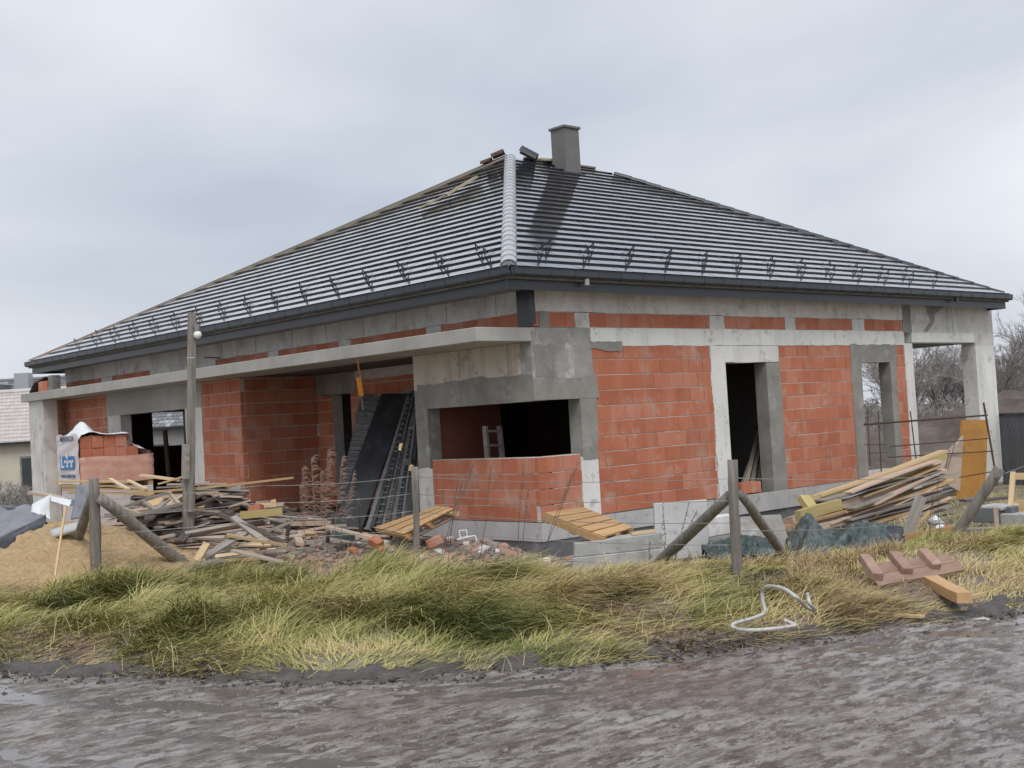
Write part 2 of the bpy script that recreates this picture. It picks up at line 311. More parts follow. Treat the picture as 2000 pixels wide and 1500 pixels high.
# dark wet mud lip where the verge breaks off
ss2 = np.linspace(-.75, .30, 40); T2, S2 = np.meshgrid(tt[(tt > 18) & (tt < 55)], ss2, indexing='ij'); ex, ey, tx, ty = edge_at(T2)
wob = .30*(fbm(T2*.7, T2*0+3, 51, 3)-.47)*2+.22*(fbm(T2*3.1, S2*2+3, 53, 4)-.47)*np.clip((S2+.2)*3, 0, 1)
S2w = S2+wob; lx = ex+ty*S2w; ly = ey-tx*S2w
prof = np.interp(S2, [-.75, -.35, -.1, .05, .30], [-.10, -.04, -.02, -.055, -.12])
lz = GZ+prof+.17*(fbm(T2*5, S2*8, 61, 5)-.47)*np.clip((.40-S2)/.3, .25, 1)
me = npmesh('mud_lip', np.stack([lx.ravel(), ly.ravel(), lz.ravel()], 1), grid(T2.shape[0], len(ss2)), smooth=True)
mm = mat('wet_dark_mud', (.050, .044, .041), (.135, .120, .110), .5, 7, 8, 1, 22, rand=.3, bdist=.05, nrough=.75)
link('mud_lip', me, mm, kind='structure')

# shallow water standing between the lumps
ws = np.r_[np.arange(.5, 9, .25), np.linspace(9, 20, 8)]; wt = np.linspace(20, 52, 120); WT, WS = np.meshgrid(wt, ws, indexing='ij'); ex, ey, tx, ty = edge_at(WT)
me = npmesh('puddle_water', np.stack([(ex+ty*WS).ravel(), (ey-tx*WS).ravel(), np.full(WT.size, GZ-.060)], 1), grid(len(wt), len(ws)), smooth=True)
link('puddle_water', me, mat('muddy_water', (.13, .115, .108), (.17, .155, .148), .06, 2, 4, .12, 5, rand=0, bdist=.01, ior=1.45), kind='structure')

# small stones and mud clods pressed into the road
OV = np.array([(1, 0, 0), (0, 1, 0), (-1, 0, 0), (0, -1, 0), (0, 0, 1), (0, 0, -1)], float); OF = np.array([(0, 1, 4), (1, 2, 4), (2, 3, 4), (3, 0, 4), (1, 0, 5), (2, 1, 5), (3, 2, 5), (0, 3, 5)])
def pebbles(x, y, z, r, name, mk, label):
    n = len(x); a = RNG.uniform(0, 6.28, n); V = OV[None]*r[:, None, None]*RNG.uniform(.5, 1.25, (n, 6, 1)); V[:, :, 2] *= .6
    ca, sa = np.cos(a)[:, None], np.sin(a)[:, None]; X_ = V[:, :, 0]*ca-V[:, :, 1]*sa+x[:, None]; Y_ = V[:, :, 0]*sa+V[:, :, 1]*ca+y[:, None]
    P_ = np.stack([X_, Y_, V[:, :, 2]+z[:, None]], 2).reshape(-1, 3); F_ = (np.arange(n)[:, None, None]*6+OF[None]).reshape(-1, 3)
    link(name, npmesh(name, P_, F_, np.repeat(RNG.random(n), 6)), mk, kind='stuff', label=label, cat='gravel')
ti = RNG.integers(0, T.shape[0]-1, 60000); si = RNG.integers(0, T.shape[1]-1, 60000); ok = (T[ti, si] > 22) & (T[ti, si] < 50) & (S[ti, si] > .1) & (S[ti, si] < 9)
ok &= RNG.random(60000) < np.clip((fbm(T[ti, si]*.5, S[ti, si]*.8, 66, 3)-.36)*3, .03, 1); ti, si = ti[ok][:16000], si[ok][:16000]; jit = RNG.uniform(-.03, .03, (len(ti), 2))
pebbles(RX[ti, si]+jit[:, 0], RY[ti, si]+jit[:, 1], RZ[ti, si], RNG.uniform(.005, .016, len(ti))*(1+2.0*(RNG.random(len(ti)) < .04)), 'road_gravel', mat('road_stones', (.17, .15, .145), (.36, .34, .33), .6, 20, 3, 0, rand=.4, c3=(.13, .09, .08)), 'small stones pressed into the muddy road')
tc_ = RNG.uniform(20, 50, 5000); sc_ = RNG.normal(.12, .34, 5000)+.30*(fbm(tc_*.7, tc_*0+3, 51, 3)-.47)*2; ex, ey, tx, ty = edge_at(tc_)
pebbles(ex+ty*sc_, ey-tx*sc_, np.full(5000, GZ-.06), RNG.uniform(.006, .05, 5000)**1.0*np.where(RNG.random(5000) < .2, .9, .4), 'mud_clods', mm, 'dark mud clods along the broken road edge')

# ------------------------------------------------------------------ grass
def blades(px, py, pz, ln, wid, hx, hy, lift, droop, tint, nseg=4):
    """ribbon blades: root, heading (hx, hy), start lift angle and how far they bend over; numpy, all at once"""
    n = len(px); V = np.zeros((n, (nseg+1)*2, 3)); x, y, z = px.copy(), py.copy(), pz.copy(); a = lift.copy()
    sx, sy = -hy, hx; wz = (RNG.random(n)-.5)*.8
    for i in range(nseg+1):
        wd = wid*(1-.85*i/nseg)
        V[:, 2*i, 0] = x-sx*wd; V[:, 2*i, 1] = y-sy*wd; V[:, 2*i, 2] = z-wz*wd
        V[:, 2*i+1, 0] = x+sx*wd; V[:, 2*i+1, 1] = y+sy*wd; V[:, 2*i+1, 2] = z+wz*wd
        st = ln/nseg; x = x+hx*np.cos(a)*st; y = y+hy*np.cos(a)*st; z = z+np.sin(a)*st; a = a-droop/nseg
    Fq = np.array([[2*i, 2*i+1, 2*i+3, 2*i+2] for i in range(nseg)])
    Fa = (np.arange(n)[:, None, None]*((nseg+1)*2)+Fq[None]).reshape(-1, 4)
    return V.reshape(-1, 3), Fa, np.repeat(tint, (nseg+1)*2)
def gmat(name, cols, rough=.75):
    m = bpy.data.materials.new(name); m.use_nodes = True; t = m.node_tree; n = t.nodes; b = n['Principled BSDF']
    a = n.new('ShaderNodeAttribute'); a.attribute_name = 'tint'; r = n.new('ShaderNodeValToRGB'); e = r.color_ramp.elements
    while len(e) < len(cols): e.new(.5)
    for i, (p, c) in enumerate(cols): e[i].position = p; e[i].color = (*c, 1)
    t.links.new(a.outputs['Fac'], r.inputs[0]); t.links.new(r.outputs[0], b.inputs['Base Color']); b.inputs['Roughness'].default_value = rough
    b.inputs['Specular IOR Level'].default_value = .25
    return m
K['grass'] = gmat('mixed_autumn_grass', [(0, (.13, .155, .05)), (.2, (.26, .275, .09)), (.42, (.42, .39, .15)), (.68, (.56, .47, .22)), (.88, (.50, .36, .21)), (1, (.27, .18, .12))])
def in_house(x, y): return (x > -.15) & (y > -.15)
# laid-over long grass of the verge
n = 260000
t0 = RNG.uniform(20, 52, n); s0 = -(RNG.random(n)**.95)*5.6+.16
ex, ey, tx, ty = edge_at(t0); wob = .30*(fbm(t0*.7, t0*0+3, 51, 3)-.47)*2
gx = ex+ty*(s0+wob); gy = ey-tx*(s0+wob)
keep = ~in_house(gx, gy) & (RNG.random(n) < np.clip(1.15-np.clip(-s0-3.4, 0, 9)*.45, .05, 1))
keep &= ~((np.hypot((gx+5.55)/1.1, gy-5.7) < 2.55))
for (u_, v_, rr_) in ((1790, 1118, .85), (1850, 1150, .45), (1490, 1215, .5), (1850, 1060, .5)):       # trodden spots round the things lying on the verge
    P_ = pl(u_, v_, 2, GZ); keep &= ~((np.hypot(gx-P_.x, gy-P_.y) < rr_) & (RNG.random(n) < .75))
tuft = fbm(gx*1.1, gy*1.1, 77, 3); keep &= RNG.random(n) < np.clip((tuft-.25)*4.2, .5, 1)
gx, gy, s0, tuft, t0 = gx[keep], gy[keep], s0[keep], tuft[keep], t0[keep]; n = len(gx)
rgt = np.array([RT.x, RT.y]); rgt /= np.hypot(*rgt); tow = np.array([-fw.x, -fw.y]); tow /= np.hypot(*tow)
sw = (fbm(gx*.9, gy*.9, 88, 3)-.47)*6.5; ang = sw+RNG.normal(0, .55, n)+.05
hx = rgt[0]*np.cos(ang)+tow[0]*np.sin(ang); hy = rgt[1]*np.cos(ang)+tow[1]*np.sin(ang)
tall = np.clip(.50+(-s0)/3.2, .45, 1)*np.clip(.58+2.2*(tuft-.42), .42, 1.45)
rightfade = np.clip(1-(gx+3.7)/3.3, .22, 1)
ln = RNG.uniform(.36, .88, n)*tall*rightfade+.06; lift = RNG.uniform(.32, 1.0, n)*np.clip(tall+.2, .7, 1); droop = lift*RNG.uniform(.9, 1.95, n)
dry = fbm(gx*.7, gy*.7, 99, 4); tint = np.clip(.47+(dry-.47)*1.5+RNG.normal(0, .16, n)+np.clip((gx+1.5)/6, 0, .12)+np.clip(.40-tuft, 0, .2)*2.2, 0, 1)
Vg, Fg, Tg = blades(gx, gy, gz(gx, gy)+.0, ln, RNG.uniform(.0035, .0075, n), hx, hy, lift, droop, tint, 3)
me = npmesh('grass', Vg, Fg, Tg); link('grass', me, K['grass'], kind='stuff', label='long flattened green and straw coloured grass on the verge', cat='grass')
# broad dead leaves and stalks mixed in, lying every way
n = 7000; t0 = RNG.uniform(20, 52, n); s0 = -RNG.random(n)*5.2+.1; ex, ey, tx, ty = edge_at(t0); x = ex+ty*s0; y = ey-tx*s0; k = ~in_house(x, y) & (np.hypot((x+5.55)/1.1, y-5.7) > 2.4); x, y = x[k], y[k]; n = len(x)
a = RNG.uniform(0, 6.28, n); fade = np.clip(1-(x+3.6)/3.6, .4, 1); lift = RNG.uniform(.5, 1.4, n)
Vg, Fg, Tg = blades(x, y, gz(x, y)+.05*fade, RNG.uniform(.12, .42, n)*fade, RNG.uniform(.0018, .004, n), np.cos(a), np.sin(a), lift, lift*RNG.uniform(.6, 1.7, n), np.clip(RNG.normal(.70, .2, n), 0, 1), 4)
me = npmesh('dead_stalks', Vg, Fg, Tg); link('dead_stalks', me, K['grass'], kind='stuff', label='broad dead straw leaves lying among the verge grass', cat='grass')
# brown dead weed patches near the braced post
acc = [[], [], []]; off = 0
for (u, v, r_) in ((1480, 1125, .5), (1560, 1120, .45), (1640, 1150, .55), (1600, 1180, .4), (1540, 1190, .4), (1700, 1100, .4), (1860, 1090, .4), (1260, 1170, .35), (960, 1210, .3), (600, 1240, .3)):
    P = pl(u, v, 2, GZ); nb = 520; a = RNG.uniform(0, 6.28, nb); rr_ = r_*np.sqrt(RNG.random(nb)); x = P.x+rr_*np.cos(a); y = P.y+rr_*np.sin(a); b = RNG.uniform(0, 6.28, nb); lf = RNG.uniform(.4, 1.5, nb)
    vv, ff, t1 = blades(x, y, gz(x, y), RNG.uniform(.08, .30, nb), RNG.uniform(.003, .007, nb), np.cos(b), np.sin(b), lf, lf*RNG.uniform(.4, 1.6, nb), np.clip(RNG.normal(.95, .06, nb), 0, 1), 3)
    acc[0].append(vv); acc[1].append(ff+off); acc[2].append(t1); off += len(vv)
me = npmesh('dead_weeds', np.vstack(acc[0]), np.vstack(acc[1]), np.concatenate(acc[2])); link('dead_weeds', me, K['grass'], kind='stuff', label='brown withered weeds around the braced post', cat='weeds')
# upright tussocks along the fence
def tussock(cx, cy, rad, h, nb, lean, base):
    a = RNG.uniform(0, 2*np.pi, nb); r = rad*np.sqrt(RNG.random(nb)); x = cx+r*np.cos(a); y = cy+r*np.sin(a)
    aa = RNG.normal(0, .7, nb)+lean; hx = rgt[0]*np.cos(aa)+tow[0]*np.sin(aa); hy = rgt[1]*np.cos(aa)+tow[1]*np.sin(aa)
    return blades(x, y, gz(x, y)-.03, RNG.uniform(.55, 1.05, nb)*h, RNG.uniform(.005, .008, nb), hx, hy, RNG.uniform(.9, 1.45, nb), RNG.uniform(1.0, 2.3, nb), np.clip(base+RNG.normal(0, .15, nb), 0, 1), 5)
tus = [(540, 1150, .35, .75, .25), (700, 1150, .40, .85, .30), (735, 1120, .35, .8, .25), (800, 1135, .3, .55, .45), (960, 1180, .35, .55, .5), (880, 1140, .35, .5, .4), (1040, 1130, .3, .4, .5),
       (620, 1180, .35, .6, .45), (480, 1140, .35, .55, .3), (300, 1165, .4, .55, .3), (230, 1150, .35, .5, .3), (140, 1175, .3, .5, .35), (90, 1200, .35, .45, .3), (420, 1130, .35, .55, .35),
       (1160, 1160, .4, .5, .45), (1080, 1200, .4, .5, .4), (1260, 1150, .35, .4, .55), (1360, 1140, .35, .4, .6), (1500, 1130, .3, .45, .75), (1560, 1110, .3, .5, .8), (1630, 1120, .35, .4, .75),
       (1830, 1070, .3, .35, .3), (1960, 1075, .3, .35, .3), (1900, 1085, .3, .35, .4), (760, 1190, .35, .5, .5), (560, 1215, .35, .45, .5), (360, 1200, .35, .45, .4), (900, 1210, .35, .5, .5)]
acc = [[], [], []]; off = 0
for (u, v, r_, h_, b0) in tus:
    P = pl(u, v, 2, GZ); vv, ff, t1 = tussock(P.x, P.y, r_, h_, 420, random.uniform(-.3, .5), b0)
    acc[0].append(vv); acc[1].append(ff+off); acc[2].append(t1); off += len(vv)
me = npmesh('tall_grass', np.vstack(acc[0]), np.vstack(acc[1]), np.concatenate(acc[2]))
link('tall_grass', me, K['grass'], kind='stuff', label='taller arching tufts of grass along the wire fence', cat='grass')
# short lawn and weeds behind, left and right of the house
n = 12000; x = np.r_[RNG.uniform(-14, -1.5, n//2), RNG.uniform(0, 16, n//2)]; y = np.r_[RNG.uniform(8, 30, n//2), RNG.uniform(-8, -1.2, n//2)]
k = edge_dist(x, y) < -3.8; x, y = x[k], y[k]; n = len(x); a = RNG.uniform(0, 6.28, n)
Vg, Fg, Tg = blades(x, y, gz(x, y)-.02, RNG.uniform(.08, .28, n), RNG.uniform(.005, .01, n), np.cos(a), np.sin(a), RNG.uniform(.6, 1.4, n), RNG.uniform(.5, 1.6, n), np.clip(RNG.normal(.4, .2, n), 0, 1), 3)
me = npmesh('weeds', Vg, Fg, Tg); link('weeds', me, K['grass'], kind='stuff', label='short sparse weeds growing on the bare building site', cat='grass')
# ------------------------------------------------------------------ the house
house = thing('unfinished_house', 'unfinished red hollow brick house with wet dark hipped tile roof', 'house', (0, 0, -.6))
HOFF = Vector((0, 0, .6))
def hb(mb, name, mk, parent=None, **k):            # a part of the house, in world coordinates
    o = mb.build(name, K[mk], parent or house, **k)
    if parent is None: o.location = HOFF
    return o
PLN = {'R': lambda a, d, z: (a, d, z), 'L': lambda a, d, z: (d, a, z), 'F': lambda a, d, z: (-.35+d, a, z), 'C': lambda a, d, z: (1.47+d, a, z), 'E': lambda a, d, z: (-1.03+d, a, z),
       'S': lambda a, d, z: (a, 8.33+d, z), 'N': lambda a, d, z: (a, 18.15+d, z), 'P': lambda a, d, z: (a, 4.2+d, z)}
def pbox(mb, pn, a0, a1, z0, z1, d0, d1, tint=None):
    f = PLN[pn]; p = [f(a0, d0, z0), f(a1, d0, z0), f(a1, d1, z0), f(a0, d1, z0), f(a0, d0, z1), f(a1, d0, z1), f(a1, d1, z1), f(a0, d1, z1)]
    return mb.hexa(p, tint)
def rag_line(p, q, amp, step=.05):
    """points from p to q (2-d), excluding q, jittered across the line"""
    if not amp: return [p]
    L_ = math.hypot(q[0]-p[0], q[1]-p[1]); n = max(2, int(L_/step)); nx, nz = -(q[1]-p[1])/L_, (q[0]-p[0])/L_; ph = random.uniform(0, 9)
    out = [p]
    for i in range(1, n):
        t = (i+random.uniform(-.3, .3))/n; j = amp*(1.6*(float(fbm(ph*7+t*L_*3.2, ph, 17, 3))-.44)*2+random.uniform(-.22, .22))
        out.append((p[0]+(q[0]-p[0])*t+nx*j, p[1]+(q[1]-p[1])*t+nz*j))
    return out
def conc(name, pn, a0, a1, z0, z1, mk='conc', proud=.004, thick=.25, b=0, r=0, t=0, l=0, parent=None, pts=None, mb=None):
    """a poured or plastered piece with ragged outline b(ottom) r(ight) t(op) l(eft)"""
    if pts is None:
        c = [(a0, z0), (a1, z0), (a1, z1), (a0, z1)]; pts = []
        for i, am in enumerate((b, r, t, l)): pts += rag_line(c[i], c[(i+1) % 4], am)
    f = PLN[pn]; n = len(pts); own = mb is None; mb = mb or MB()
    vs = [f(a, -proud, z) for a, z in pts]+[f(a, thick, z) for a, z in pts]
    mb.add(vs, [tuple(range(n)), tuple(range(2*n-1, n-1, -1))]+[(i, i+n, (i+1) % n+n, (i+1) % n) for i in range(n)])
    return hb(mb, name, mk, parent) if own else mb
# --- brick bookkeeping: the 300 that show largest become objects, the rest one joined part
BR = []
BL, BH, JT = .375, .25, .015
def bricks(pn, a0, a1, z0, z1, row0=0, deep=.09, jx=JT, show=True):
    r = 0
    while z0+r*BH < z1-.03:
        za = z0+r*BH; zb = min(za+BH, z1); o = ((r+row0) % 2)*BL*.5+random.uniform(-.02, .02); a = a0-o
        while a < a1-.02:
            x0, x1 = max(a, a0), min(a+BL, a1); a += BL
            if x1-x0 < .04: continue
            d = random.uniform(-.004, .004)
            BR.append((pn, x0+jx*.2, x1-jx*.2, za+JT*.5, zb-JT*.5, d, deep, show))
        r += 1
wallR, wallL, wallF, wallC, wallS = [MB() for _ in range(5)]
def core(mb, pn, a0, a1, z0, z1, th=.25): pbox(mb, pn, a0, a1, z0, z1, .009, th)
# right wall
for a0, a1, z0, z1, r0 in ((1.32, 4.35, 0, 2.72, 0), (6.40, 8.85, 0, 2.72, 1), (10.53, 10.92, .0, 2.72, 0), (.30, .94, 0, 1.0, 0)):
    core(wallR, 'R', a0, a1, z0, z1)
    bricks('R', a0 if a0 != .30 else 0.0, a1, z0, z1, r0)
core(wallR, 'R', 9.2, 10.3, -.3, .13)
for a0, a1 in ((.03, .20), (.42, .99), (1.31, 4.39), (4.8, 6.66), (7.0, 8.97), (9.42, 10.89)):
    bricks('R', a0, a1, 3.02, 3.26, 0)
core(wallR, 'R', .25, 10.92, 3.02, 3.26)
# left wall, corner window bay
core(wallL, 'L', .02, 2.62, 0, 1.0); bricks('L', 0.092, 2.62, 0, 1.0, 1)
for a0, a1 in ((.10, 2.18), (2.58, 4.85), (5.22, 7.36), (7.75, 9.92), (13.03, 15.13), (15.74, 17.96)):
    bricks('L', a0, a1, 3.02, 3.26, 0)
core(wallL, 'L', .25, 18.0, 3.02, 3.26)
# projecting front, its side, and the recess with the door
core(wallF, 'F', 8.58, 10.0, 0, 2.79); bricks('F', 8.33, 10.0, 0, 2.79, 0)
core(wallF, 'F', 14.68, 18.40, 0, 2.79); bricks('F', 14.68, 18.40, 0, 2.79, 1)
core(wallS, 'S', -.35+.013, 1.72, 0, 2.79); bricks('S', -.35+.092, 1.47, 0, 2.79, 1)
core(wallC, 'C', 2.75, 7.08, 0, 2.79); core(wallC, 'C', 7.75, 8.33, 0, 2.34)
bricks('C', 3.0, 7.08, 0, 2.60, 0); bricks('C', 7.75, 8.33, 0, 2.34, 1)
W = {}
for k, mb_ in (('R', wallR), ('L', wallL), ('F', wallF), ('S', wallS), ('C', wallC)): W[k] = hb(mb_, 'wall', 'mortar')
# interior walls
wp = MB(); xs = [pl(u, 850, 1, 4.2).x for u in (846, 928, 1042, 1095)]
core(wp, 'P', xs[0], xs[1], 0, 2.79); wp2 = MB(); bricks('P', xs[0], xs[1], 0, 2.6, 0, show=False)
core(wp2, 'P', xs[2], xs[3], 0, 2.79); bricks('P', xs[2], xs[3], 0, 2.6, 0, show=False)
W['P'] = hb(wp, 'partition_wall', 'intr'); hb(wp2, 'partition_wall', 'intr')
nw = [pl(297, 806, 1, 18.15), pl(368, 868, 1, 18.15)]; nx0, nx1 = nw[0].x, nw[1].x; nz0, nz1 = nw[1].z, nw[0].z
wn = MB()
for a0, a1, z0, z1 in ((-.34, nx0, 0, 2.79), (nx1, 8.85, 0, 2.79), (nx0, nx1, 0, nz0), (nx0, nx1, nz1, 2.79)):
    core(wn, 'N', a0, a1, z0, z1)
    if a0 < 4: bricks('N', a0, min(a1, 5), z0, z1-.1, 0, show=False)
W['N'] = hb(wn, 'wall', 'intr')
for q in ((8.85, 9.08, .252, 18.4, -.1, 3.3), (5.2, 5.42, 6.4, 18.1, -.05, 2.79), (4.0, 8.85, 9.0, 9.2, -.05, 2.79), (3.4, 8.85, 6.2, 6.4, -.05, 2.79), (6.9, 7.1, .252, 6.2, -.05, 2.79), (4.45, 4.6, .27, 6.2, -.05, 2.79), (1.75, 1.95, 8.6, 10.0, -.05, 2.79), (.26, 1.7, 2.72, 2.985, -.05, 2.79)):  # partition between corner room and doorway is unseen, added to keep window light out
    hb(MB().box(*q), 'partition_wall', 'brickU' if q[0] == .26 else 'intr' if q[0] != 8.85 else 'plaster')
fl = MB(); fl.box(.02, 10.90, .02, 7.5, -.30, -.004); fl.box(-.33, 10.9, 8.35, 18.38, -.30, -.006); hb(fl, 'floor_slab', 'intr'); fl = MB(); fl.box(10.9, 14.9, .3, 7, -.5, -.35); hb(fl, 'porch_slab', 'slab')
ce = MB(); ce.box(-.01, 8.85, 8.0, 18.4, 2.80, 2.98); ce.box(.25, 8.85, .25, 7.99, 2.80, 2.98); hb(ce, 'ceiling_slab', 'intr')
# place the bricks
unit = MB().box(-.5, .5, -.5, .5, -.5, .5)
ub = bpy.data.meshes.new('brick'); ub.from_pydata(unit.v, [], unit.f)
bm = bmesh.new(); bm.from_mesh(ub); bmesh.ops.bevel(bm, geom=[e_ for e_ in bm.edges], offset=.018, segments=1, affect='EDGES'); bm.to_mesh(ub); bm.free(); ub.materials.append(K['brick'])
def barea(b):
    c = Vector(PLN[b[0]]((b[1]+b[2])/2, 0, (b[3]+b[4])/2)); z, u, v = ppx(c)
    fx = {'R': .67, 'S': .67, 'N': .67, 'P': .67}.get(b[0], .74)
    return (b[2]-b[1])*(b[4]-b[3])*fx/z/z*(1 if b[7] else .01)
BR.sort(key=barea, reverse=True); rest = {}
for i, b in enumerate(BR):
    f = PLN[b[0]]
    if i < 300:
        p0 = Vector(f(b[1], b[5], b[3])); p1 = Vector(f(b[2], b[6], b[4])); o = bpy.data.objects.new('brick', ub); COL.objects.link(o); o.parent = W[b[0]]
        o.location = (p0+p1)/2; dd = p1-p0; o.scale = (abs(dd.x), abs(dd.y), abs(dd.z))
    else:
        pbox(rest.setdefault(b[0], MB()), b[0], b[1], b[2], b[3], b[4], b[5], b[6])
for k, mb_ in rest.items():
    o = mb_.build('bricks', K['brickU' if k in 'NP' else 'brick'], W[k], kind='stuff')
# --- concrete frame, right wall
conc('ring_beam', 'R', -.004, 10.92, 3.26, 3.64, 'conc', .010, .25, b=.014)
for a0, a1 in ((.20, .42), (.99, 1.31), (4.39, 4.80), (6.66, 7.0), (8.97, 9.42)):
    conc('stub_column', 'R', a0, a1, 3.015, 3.255, 'conc' if a0 > .5 else 'plaster', .007, .24, l=.02, r=.02)
conc('ring_beam', 'R', 1.32, 3.4, 2.72, 3.02, 'concL', .009, .25, b=.012, t=.006)
conc('ring_beam', 'R', 3.404, 4.74, 2.72, 3.018, 'concL', .006, .25, b=.010)
conc('lintel', 'R', 4.36, 5.02, 2.42, 2.718, 'concL', .008, .25); conc('lintel', 'R', 5.024, 6.38, 2.41, 2.716, 'concL', .011, .25, b=.006, r=.012)
for a0, a1 in ((4.744, 6.30), (6.304, 7.45), (7.454, 8.62), (8.624, 10.95)):
    conc('ring_beam', 'R', a0, a1, 2.722, 3.018, 'concL', random.uniform(.005, .012), .25, b=.010, t=.008)
conc('column', 'R', 4.35, 4.76, -.05, 2.42, 'concL', .008, .25, l=.035); conc('door_jamb', 'R', 5.97, 6.40, -.05, 2.40, 'plaster', .013, .26, r=.010)
conc('column', 'R', .945, 1.33, -.02, .95, 'concL', .003, .25, l=.012); conc('column', 'R', .99, 1.36, .90, 1.885, 'plaster', .010, .26, r=.03, b=.03)
conc('lintel', 'R', -.012, 1.42, 1.88, 2.24, 'plaster', .014, .26, r=.04, t=.05); conc('lintel', 'R', -.008, 1.33, 2.20, 3.012, 'plaster2', .008, .25, r=.02)
conc('plaster_patch', 'R', .05, .52, 2.24, 2.74, 'plaster', .015, .02, l=.05, r=.16, t=.12, b=.0)
conc('plaster_patch', 'R', 1.28, 2.05, 2.66, 2.80, 'plaster', .016, .02, l=.05, r=.06, t=.04, b=.04)
conc('window_surround', 'R', 8.83, 9.2, .0, 2.36, 'plaster', .012, .26, l=.012); conc('window_surround', 'R', 10.3, 10.55, .0, 2.36, 'plaster', .012, .26, r=.015)
conc('window_surround', 'R', 8.83, 10.55, 2.362, 2.74, 'plaster', .013, .26, t=.04)
conc('column', 'R', 10.92, 11.25, -.4, 2.76, 'concL', .014, .28); conc('stub_column', 'R', 10.92, 11.28, 2.99, 3.64, 'plaster', .009, .28)
conc('beam', 'R', 11.25, 14.03, 2.78, 2.99, 'concL', .012, .34); conc('beam', 'R', 11.28, 14.06, 2.992, 3.64, 'conc', .007, .34)
conc('pillar', 'R', 14.04, 14.95, -.5, 2.70, 'concL', .010, .34); conc('pillar', 'R', 14.06, 14.96, 2.702, 3.64, 'conc', .005, .34)
conc('plaster_patch', 'R', 0, 0, 0, 0, 'plaster', .016, .02, pts=[(11.9, 3.60), (12.1, 3.25), (11.78, 3.02), (11.95, 3.02), (12.22, 3.2), (12.3, 3.4), (12.75, 3.6)])
# white block joints, thin recess shadows, on the pale columns
for (a, z0, z1) in ((4.55, 0, 0),): pass
# porch: far pillars and side beam
pc = MB(); pc.box(14.6, 14.95, 6.6, 6.95, -.5, 2.78); hb(pc, 'pillar', 'concL'); pc = MB(); pc.box(14.62, 14.94, .345, 6.98, 2.80, 3.62); hb(pc, 'beam', 'conc')
pc = MB(); pc.box(9.09, 14.6, 6.62, 6.9, 2.80, 3.6); hb(pc, 'beam', 'conc')
# --- concrete, left side
conc('lintel', 'L', .006, 3.0, 2.14, 2.79, 'cream', .006, .25, b=.05, r=.004)
conc('lintel', 'L', .003, 2.92, 1.87, 2.30, 'plaster', .010, .26, t=.035)
conc('column', 'L', 2.67, 3.0, -.05, 2.2, 'plaster', .007, .26); conc('column', 'L', 2.62, 3.01, -.05, .85, 'conc', .011, .27, t=.05)
conc('ring_beam', 'L', .004, 18.0, 3.26, 3.64, 'conc', .010, .25, b=.012)
for a0, a1 in ((2.18, 2.58), (4.85, 5.22), (7.36, 7.75), (9.92, 13.03), (15.13, 15.74)): conc('stub_column', 'L', a0, a1, 3.015, 3.255, 'conc', .007, .24, l=.015, r=.015)
conc('lintel', 'C', 6.9, 8.33, 2.35, 2.79, 'plaster', .008, .25, b=.01)
conc('column', 'F', 9.99, 10.73, -.05, 2.27, 'concL', .008, .26, l=.03); conc('column', 'F', 13.98, 14.69, -.05, 2.27, 'conc', .008, .26, r=.01)
conc('lintel', 'F', 9.94, 14.72, 2.26, 2.79, 'slab', .012, .26); conc('column', 'E', 16.95, 17.88, -.5, 2.79, 'conc', .010, .35)
sl = MB(); sl.box(-1.12, -.012, -.03, 18.2, 2.792, 3.005); hb(sl, 'canopy_slab', 'slab', bevel=.008)
sl = MB(); sl.box(-1.08, -.011, -.036, 18.54, 2.785, 2.8)
# --- foundation
fo = MB(); fo.box(.012, 1.8, .012, 10.9, -.9, -.306); fo.box(1.81, 10.9, .02, 2, -.9, -.306); fo.box(-.30, .011, 8.4, 18.3, -.9, -.306); hb(fo, 'foundation', 'found')
fo = MB(); fo.box(-.004, 4.2, -.004, 3.0, -.30, -.012); hb(fo, 'foundation', 'foundL')
fo = MB(); fo.box(4.25, 10.92, -.03, .2, -.34, -.008); hb(fo, 'foundation', 'foundL')
fo = MB(); fo.box(-.345, -.1, 8.34, 18.4, -.30, -.012); hb(fo, 'foundation', 'foundL')
